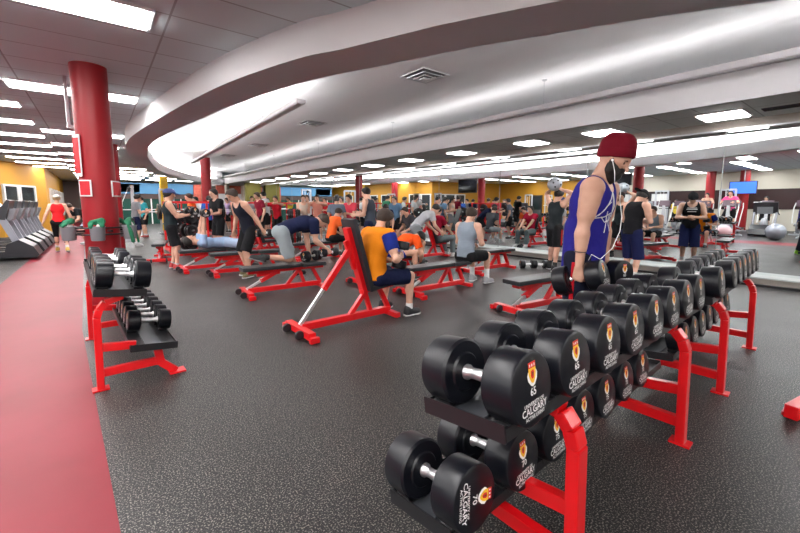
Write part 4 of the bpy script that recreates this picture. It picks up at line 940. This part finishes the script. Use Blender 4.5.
# kneeling man in navy
K = person('man in navy t-shirt and grey shorts kneeling over the bench with one knee', (2.45, 6.02), -3,
    dict(pelvis=(-.14, 0, .98), lean=64, bend=18, nod=-4, footR=(-.50, -.10, .60), kneeR=(.4, 0, -1), toeR=(-.9, 0, .35), footL=(.30, .42, .09), kneeL=(1, .2, 0), handR=(.55, -.16, .66), handL=(.36, .14, .53), gripR=1, hdR=(.6, 0, -.7), elbR=(-1, -.2, .2), elbL=(-.3, 1, .2), hdL=(.5, 0, -.8), palmR=(0, 1, 0), thumbR=(1, 0, .3)),
    dict(top='tee', top_col=(.008, .012, .045), hem=-.03, bottom='shorts', bot_col=(.27, .31, .33), shortlen=.97, hair='short', hair_mat=HAIRN, shoe_col=(.015, .015, .02), socks=True, sock_col=(.03, .03, .03), sole=.25), res=.011, H=1.80, bulk=1.06)
held(DBS, K, 'R', 'small dumbbell in the lowered hand of the kneeling man in navy', along=(1, .1, 0))
# standing man in black tank, leaning forward
K = person('man in black tank top and long black shorts leaning left while extending one arm back', (2.24, 7.72), 196,
    dict(lean=16, bend=8, nod=14, handL=(-.22, .30, .84), handR=(.05, -.34, .88), gripL=1, hdL=(-.5, 0, -.8), palmL=(0, -1, 0), thumbL=(1, 0, 0), elbL=(-1, 0, .5), footL=(.05, .14, .09), footR=(-.10, -.14, .09), pelvis=(-.06, 0, .94)),
    dict(top='tank', top_col=(.014, .016, .028), bottom='shorts', bot_col=BLKC, shortlen=1.02, hem=-.08, hair='short', hair_mat=HAIRN, shoe_col=(.16, .13, .06), sock_col=(.75, .75, .75), sockh=.2), res=.011, H=1.80, tone=1.05)
held(DBS, K, 'L', 'dumbbell held behind the man in black leaning left', along=(1, .1, 0))
# curling man in blue cap
K = person('man in blue cap, black tank and shorts curling two dumbbells beside the aisle', (1.22, 9.62), -4,
    dict(lean=-2, bend=0, nod=6, handL=(.36, .12, 1.20), handR=(.36, -.12, 1.18), gripL=1, gripR=1, hdL=(.7, 0, .7), hdR=(.7, 0, .7), palmL=(-.5, -.3, .5), palmR=(-.5, .3, .5), thumbL=(0, 1, 0), thumbR=(0, -1, 0), elbL=(-.4, .1, -1), elbR=(-.4, -.1, -1), footL=(.0, .13, .09), footR=(.06, -.13, .09)),
    dict(top='tank', top_col=(.018, .028, .032), bottom='shorts', bot_col=BLKC, shortlen=.95, hem=-.08, hat='cap', hat_col=(.06, .08, .2), hair='short', shoe_col=(.45, .04, .04), sock_col=(.5, .5, .5), sockh=.08), res=.012, H=1.72, bulk=1.1)
held(DB45, K, 'R', 'near dumbbell curled by the man in the blue cap', along=(.3, -.95, 0)); held(DB45, K, 'L', 'far dumbbell curled by the man in the blue cap', along=(.3, .95, 0))
# man lying on a bench
K = person('man lying on a flat bench in light blue shirt pressing a dumbbell upwards', (2.05, 9.05), 0,
    dict(pelvis=(.12, 0, .575), lean=-90, bend=4, nod=8, footL=(.58, .26, .09), footR=(.58, -.26, .09), kneeL=(.4, .3, 1), kneeR=(.4, -.3, 1), handL=(-.30, .12, 1.16), handR=(-.30, -.12, 1.16), gripL=1, gripR=1, hdL=(0, 0, 1), hdR=(0, 0, 1), palmL=(1, 0, 0), palmR=(1, 0, 0), thumbL=(0, -1, 0), thumbR=(0, 1, 0), elbL=(0, 1, 0), elbR=(0, -1, 0)),
    dict(top='tee', top_col=(.30, .42, .62), bottom='shorts', bot_col=(.35, .45, .62), hair='short', shoe_col=(.05, .05, .05)), res=.013)
held(DB45, K, 'R', 'dumbbell pressed up by the man lying on the bench', along=(.1, 1, 0))
# bending man in the plain orange shirt
K = person('man in plain orange t-shirt and blue shorts bent forward on a bench, black hair', (4.15, 5.70), -4,
    dict(pelvis=(.10, 0, .56), lean=56, bend=16, nod=14, footL=(.52, .26, .09), footR=(.50, -.22, .09), kneeL=(1, .4, .8), kneeR=(1, -.4, .8), handR=(.68, -.12, .30), handL=(.66, .14, .32), gripR=1, gripL=1, elbR=(-.2, -1, 0), elbL=(-.2, 1, 0), palmR=(-1, 0, 0), palmL=(-1, 0, 0)),
    dict(top='tee', top_col=(.80, .085, .008), hem=-.04, bottom='shorts', bot_col=(.015, .04, .35), hair='short', shoe_col=(.1, .1, .1)), res=.012)
held(DBS, K, 'R', 'small dumbbell held low by the bent man in plain orange', along=(0, 1, 0))
# seated man in the grey sleeveless shirt
K = person('man in grey sleeveless shirt and black shorts seated at the bench end, back to camera', (4.95, 4.50), 8,
    dict(pelvis=(.0, 0, .55), lean=5, bend=6, nod=12, footL=(.42, .13, .09), footR=(.43, -.17, .09), kneeL=(1, .15, .7), kneeR=(1, -.2, .7), handR=(.34, -.10, .72), handL=(.34, .12, .70), palmR=(0, .5, -1), palmL=(0, -.5, -1), elbR=(-.6, -.6, -.5), elbL=(-.6, .6, -.5)),
    dict(top='tank', top_col=(.22, .26, .31), hem=-.05, bottom='shorts', bot_col=BLKC, shortlen=.85, hair='short', hair_mat=HAIRN, shoe_col=(.35, .36, .38), sock_col=(.8, .8, .8), sockh=.42), res=.010, H=1.78, bulk=1.08)
# red shirt seated facing right
K = person('man in dark red polo and grey trousers seated against the upright bench', (7.12, 7.45), 0,
    dict(pelvis=(-.05, 0, .55), lean=-4, bend=6, nod=10, footL=(.42, .18, .09), footR=(.40, -.15, .09), kneeL=(1, .15, .7), kneeR=(1, -.2, .7), handR=(.36, -.14, .64), handL=(.36, .14, .62)),
    dict(top='polo', top_col=(.35, .006, .03), bottom='trousers', bot_col=(.14, .17, .18), hair='short', shoe_col=(.6, .6, .6)), res=.013)
# man by the mirror in black tank, facing it
K = person('man in black tank top and navy shorts facing the mirror with hands joined', (7.60, 2.90), -18,
    dict(lean=3, bend=10, nod=26, handL=(.24, .06, 1.10), handR=(.24, -.05, 1.12), elbL=(-.5, 1, -.5), elbR=(-.5, -1, -.5), palmL=(0, -1, 0), palmR=(0, 1, 0)),
    dict(top='tank', top_col=(.008, .008, .010), bottom='shorts', bot_col=(.008, .012, .06), shortlen=1.15, hem=-.06, hat='cap_back', hair='short', shoe_col=(.4, .1, .1)), res=.012, H=1.70, tone=1.02, bulk=1.12)
kids = {c.name.split('.')[0]: c for c in C.objects if c.parent == K['root']}
for z, wd in ((.05, .09), (.02, .10), (-.03, .08)):
    o_ = drape(['tank_top'], seg([K['chest'] + V((.2, -wd, z)), K['chest'] + V((.2, wd, z))]), (-1, 0, 0), .009, 'chest_print', LETW, kids['tank_top'], .0)
# man with weight overhead
K = person('man in dark grey tank holding a silver weight behind his head, facing the mirror', (7.62, 4.42), -10,
    dict(lean=4, bend=-2, nod=16, handL=(-.02, .12, 1.72), handR=(-.02, -.12, 1.72), hdL=(-.3, -.2, 1), hdR=(-.3, .2, 1), palmL=(0, -1, .2), palmR=(0, 1, .2), elbL=(.5, 1, .3), elbR=(.5, -1, .3), footL=(.06, .14, .09), footR=(-.12, -.14, .09)),
    dict(top='tank', top_col=(.022, .028, .032), bottom='shorts', bot_col=BLKC, stripe_col=(.5, .01, .015), shortlen=.95, hair='short', shoe_col=(.02, .02, .02), sock_col=(.05, .05, .05)), res=.012, H=1.72)
hp = (K['gL'] + K['gR']) / 2 + V((-.02, 0, .03))
t = thing('medicine_ball', 'silver grey ball with dark grip dots held behind the head near the mirror', 'ball', tuple(hp))
b = MB(); b.lathe([(.145 * math.sin(PI * k / 20) if 0 < k < 20 else 0, -.145 * math.cos(PI * k / 20)) for k in range(21)], n=32); b.build('shell', mat('ball_silver', (.42, .45, .5), .4, .2), t)
for a, e in ((200, 10), (240, 30), (170, 40), (215, -25), (265, -5), (300, 25)):
    a, e = math.radians(a), math.radians(e); d = V((math.cos(a) * math.cos(e), math.sin(a) * math.cos(e), math.sin(e))); b = MB(); b.lathe([(0, -.004), (.02, -.004), (.018, .004), (0, .005)], tuple(d * .146), n=12, R=d.to_track_quat('Z', 'Y').to_matrix().to_4x4()); b.build('grip_dot', DRK, t)
# woman walking up the aisle
K = person('woman in red top and black cropped leggings walking away on the red strip', (-.93, 15.1), 88,
    dict(lean=3, nod=4, footL=(.20, .10, .09), footR=(-.22, -.16, .12), toeL=(1, 0, 0), toeR=(1, 0, -.2), handL=(-.10, .34, .86), handR=(.12, -.30, .88)),
    dict(top='tank', top_col=(.65, .015, .02), bottom='tights', bot_col=BLKC, shortlen=.55, hair='bun', hair_mat=HAIRL, shoe_col=(.6, .4, .08), hem=-.02, hat='cap_back', hat_col=(.6, .58, .52)), res=.015, H=1.68, bulk=.9, tone=.95)
# crowd: label, x, y, facing, kind, top colour, bottom colour, extras
ST = dict(footL=(.02, .12, .09), footR=(-.02, -.12, .09))
CURL = dict(handL=(.33, .14, 1.15), handR=(.33, -.14, 1.2), elbL=(-.4, .1, -1), elbR=(-.4, -.1, -1))
SIT = dict(pelvis=(0, 0, .56), lean=12, bend=8, nod=12, footL=(.42, .18, .09), footR=(.40, -.15, .09), kneeL=(1, .15, .7), kneeR=(1, -.2, .7), handR=(.38, -.14, .62), handL=(.38, .14, .62))
LEANF = dict(lean=38, bend=18, nod=-10, pelvis=(-.12, 0, .88), handL=(.45, .2, .75), handR=(.45, -.2, .75))
REACH = dict(handL=(.42, .2, 1.45), handR=(.42, -.2, 1.45))
PRESS = dict(handL=(.05, .3, 2.02), handR=(.05, -.3, 2.02), elbL=(0, 1, -.2), elbR=(0, -1, -.2))
G = (.25, .27, .29); W = (.65, .66, .68); R_ = (.5, .01, .02); O_ = (.8, .12, .02); B_ = (.02, .08, .35); K_ = BLKC; PK = (.7, .08, .25); LB = (.05, .35, .65); GN = (.03, .2, .1)
crowd = [
 ('man in grey t-shirt and dark shorts lifting weights between the left columns', .98, 15.7, 10, CURL, G, NAVY, {}),
 ('person in black jacket bending by the buckets left of the big column', -.38, 17.5, 200, LEANF, K_, (.3, .35, .45), {}),
 ('person in bright orange shirt behind the curling man in the cap', 2.3, 13.2, 180, CURL, O_, K_, {}),
 ('man in black t-shirt walking just left of the leaning man in black', 2.55, 11.2, 200, CURL, K_, K_, {}),
 ('person in blue shirt far behind the lying man', 3.0, 14.3, 90, ST, B_, K_, {}),
 ('black-haired man in white shirt standing before the brick wall boards', 5.3, 15.4, 140, ST, W, K_, {'H': 1.9}),
 ('person in red shirt in the middle of the red racks', 5.2, 14.0, 220, REACH, R_, K_, {}),
 ('shirtless-looking man in pale vest right of the red racks', 5.6, 12.6, 250, CURL, (.6, .5, .42), G, {'top': 'tank'}),
 ('woman in white top beside the yellow figure in the back', 6.5, 14.2, 230, ST, W, K_, {'hair': 'bun'}),
 ('person in bright yellow shirt near the blue banner', 7.7, 18.9, 200, REACH, (.75, .62, .04), K_, {}),
 ('person in pale grey shirt under the blue banner', 5.7, 18.6, 260, ST, (.45, .46, .5), NAVY, {}),
 ('seated man in orange vest behind the kneeling man', 4.8, 9.1, 5, SIT, O_, K_, {}),
 ('man in slate grey t-shirt seen from behind beyond the incline bench', 5.25, 9.6, 60, ST, (.12, .15, .2), K_, {'H': 1.64}),
 ('tall man in dark grey vest standing just behind the orange and blue shirt', 5.05, 7.6, 120, CURL, (.05, .06, .08), NAVY, {'top': 'tank', 'H': 1.8}),
 ('man in pink red shirt left of the tall man in dark vest', 5.9, 9.9, 200, CURL, (.6, .05, .08), K_, {}),
 ('person in navy shirt with dark hair before the yellow doors', 6.9, 9.6, 240, LEANF, NAVY, K_, {}),
 ('person in denim blue shirt in front of the yellow wall reflection', 8.1, 10.6, 200, ST, (.12, .22, .35), K_, {'hair': 'long'}),
 ('man in pale grey t-shirt bent over behind the plain orange shirt', 6.1, 7.0, -20, LEANF, (.50, .51, .55), G, {'H': 1.68}),
 ('man in white t-shirt further back beside the mirror', 8.3, 12.8, 210, ST, W, K_, {}),
 ('person in green top far back beside the mirror', 8.0, 14.4, 180, ST, GN, K_, {}),
 ('person in dark shirt by the far red column', 4.6, 20.2, 180, ST, K_, K_, {}),
 ('person in red top at the far end of the gym, right of the red column', 6.1, 22.4, 190, CURL, R_, K_, {}),
 ('person in white vest at the far end, left of the red column', 3.7, 17.0, 170, REACH, W, G, {}),
 ('person in teal shirt beside the second column', 1.55, 19.6, 200, ST, (.03, .3, .35), K_, {}),
 ('person in blue shirt on the rear cardio side, seen only in the mirror', -7.4, 15.2, 20, ST, LB, NAVY, {}),
 ('person in peach vest on the rear cardio side, seen only in the mirror', -4.7, 13.2, -60, ST, (.8, .28, .14), K_, {'top': 'tank'}),
 ('person in black t-shirt by the cable machines, seen only in the mirror', -6.4, 18.6, 10, ST, K_, K_, {}),
 ('first person in white t-shirt by the cable machines, seen only in the mirror', -5.3, 17.7, 0, ST, W, K_, {}),
 ('second person in white shirt with black shorts, farther right in the mirror', -5.2, 16.6, 40, CURL, W, K_, {'H': 1.7}),
 ('person in dark green top near the yellow wall, seen only in the mirror', -9.0, 19.4, 0, ST, GN, K_, {}),
 ('woman in pink top on a front elliptical, seen only in the mirror', -3.4, 4.45, 5, dict(footL=(.1, .2, .42), footR=(-.1, -.2, .22), pelvis=(0, 0, 1.2), handL=(.45, .25, 1.45), handR=(.45, -.25, 1.5)), PK, K_, {'hair': 'long'}),
 ('man in tan vest on a rear elliptical, seen only in the mirror', -7.45, 6.25, 5, dict(footL=(.1, .2, .42), footR=(-.1, -.2, .22), pelvis=(0, 0, 1.2), handL=(.45, .25, 1.45), handR=(.45, -.25, 1.5)), (.5, .3, .2), K_, {'top': 'tank'}),
 ('man in light blue shirt on a front elliptical, seen only in the mirror', -3.4, 8.05, 5, dict(footL=(.1, .2, .42), footR=(-.1, -.2, .22), pelvis=(0, 0, 1.2), handL=(.45, .25, 1.45), handR=(.45, -.25, 1.5)), LB, K_, {}),
 ('man in burgundy t-shirt between the red racks and the red column', 4.4, 13.4, 190, ST, (.25, .01, .03), K_, {}),
 ('woman in white t-shirt behind the plate stands', 3.0, 16.2, 200, ST, W, K_, {'hair': 'long'}),
 ('man in navy t-shirt left of the lying man, far back', 1.9, 14.6, 170, CURL, NAVY, G, {}),
 ('person in salmon pink top behind the red racks', 6.3, 12.9, 230, REACH, (.75, .3, .22), K_, {}),
 ('man in white vest behind the tall man in dark vest', 6.7, 11.9, 220, CURL, W, NAVY, {'top': 'tank'}),
 ('person in mustard shirt beside the olive pillar', 7.9, 22.5, 200, ST, (.5, .35, .03), K_, {}),
 ('person in red shirt by the mirror near the clock', 8.3, 16.2, 210, CURL, R_, K_, {}),
 ('man in charcoal shirt seated far behind the grey sleeveless man', 7.4, 8.9, 180, SIT, (.06, .06, .07), G, {}),
 ('person in lilac top in the far crowd left of the yellow shirt', 5.2, 20.6, 200, ST, (.4, .3, .5), K_, {}),
 ('person in white shirt in the far crowd right of the column', 7.0, 20.8, 200, ST, W, G, {}),
 ('man in turquoise shirt on the aisle side, seen only in the mirror', -3.75, 10.4, 0, ST, LB, K_, {}),
 ('person in red shirt by the yellow wall, seen only in the mirror', -7.6, 20.6, 0, ST, R_, K_, {}),
 ('person in grey shirt between elliptical rows, seen only in the mirror', -2.2, 7.3, 0, ST, G, K_, {}),
 ('person in violet shirt at the rear ellipticals, seen only in the mirror', -8.6, 2.0, 0, CURL, (.25, .08, .4), K_, {}),
 ('person in yellow shirt at the rear ellipticals, seen only in the mirror', -8.6, 8.0, 0, ST, (.7, .5, .05), K_, {}),
 ('person in white shirt at the rear ellipticals, seen only in the mirror', -8.6, 4.1, 0, ST, W, K_, {}),
]
for lab, x, y, fc, P, tc, bc, ex in crowd:
    person(lab, (x, y), fc, P, dict(top=ex.get('top', 'tee'), top_col=tc, bottom='shorts', bot_col=bc, hair=ex.get('hair', 'short'), hair_mat=random.choice((HAIRB, HAIRN, HAIRB)), shoe_col=random.choice(((.5, .5, .5), (.03, .03, .03), (.4, .05, .05))), sockh=.15), res=.019, H=ex.get('H', random.uniform(1.68, 1.82)), tone=random.choice((.85, 1., 1.05)))
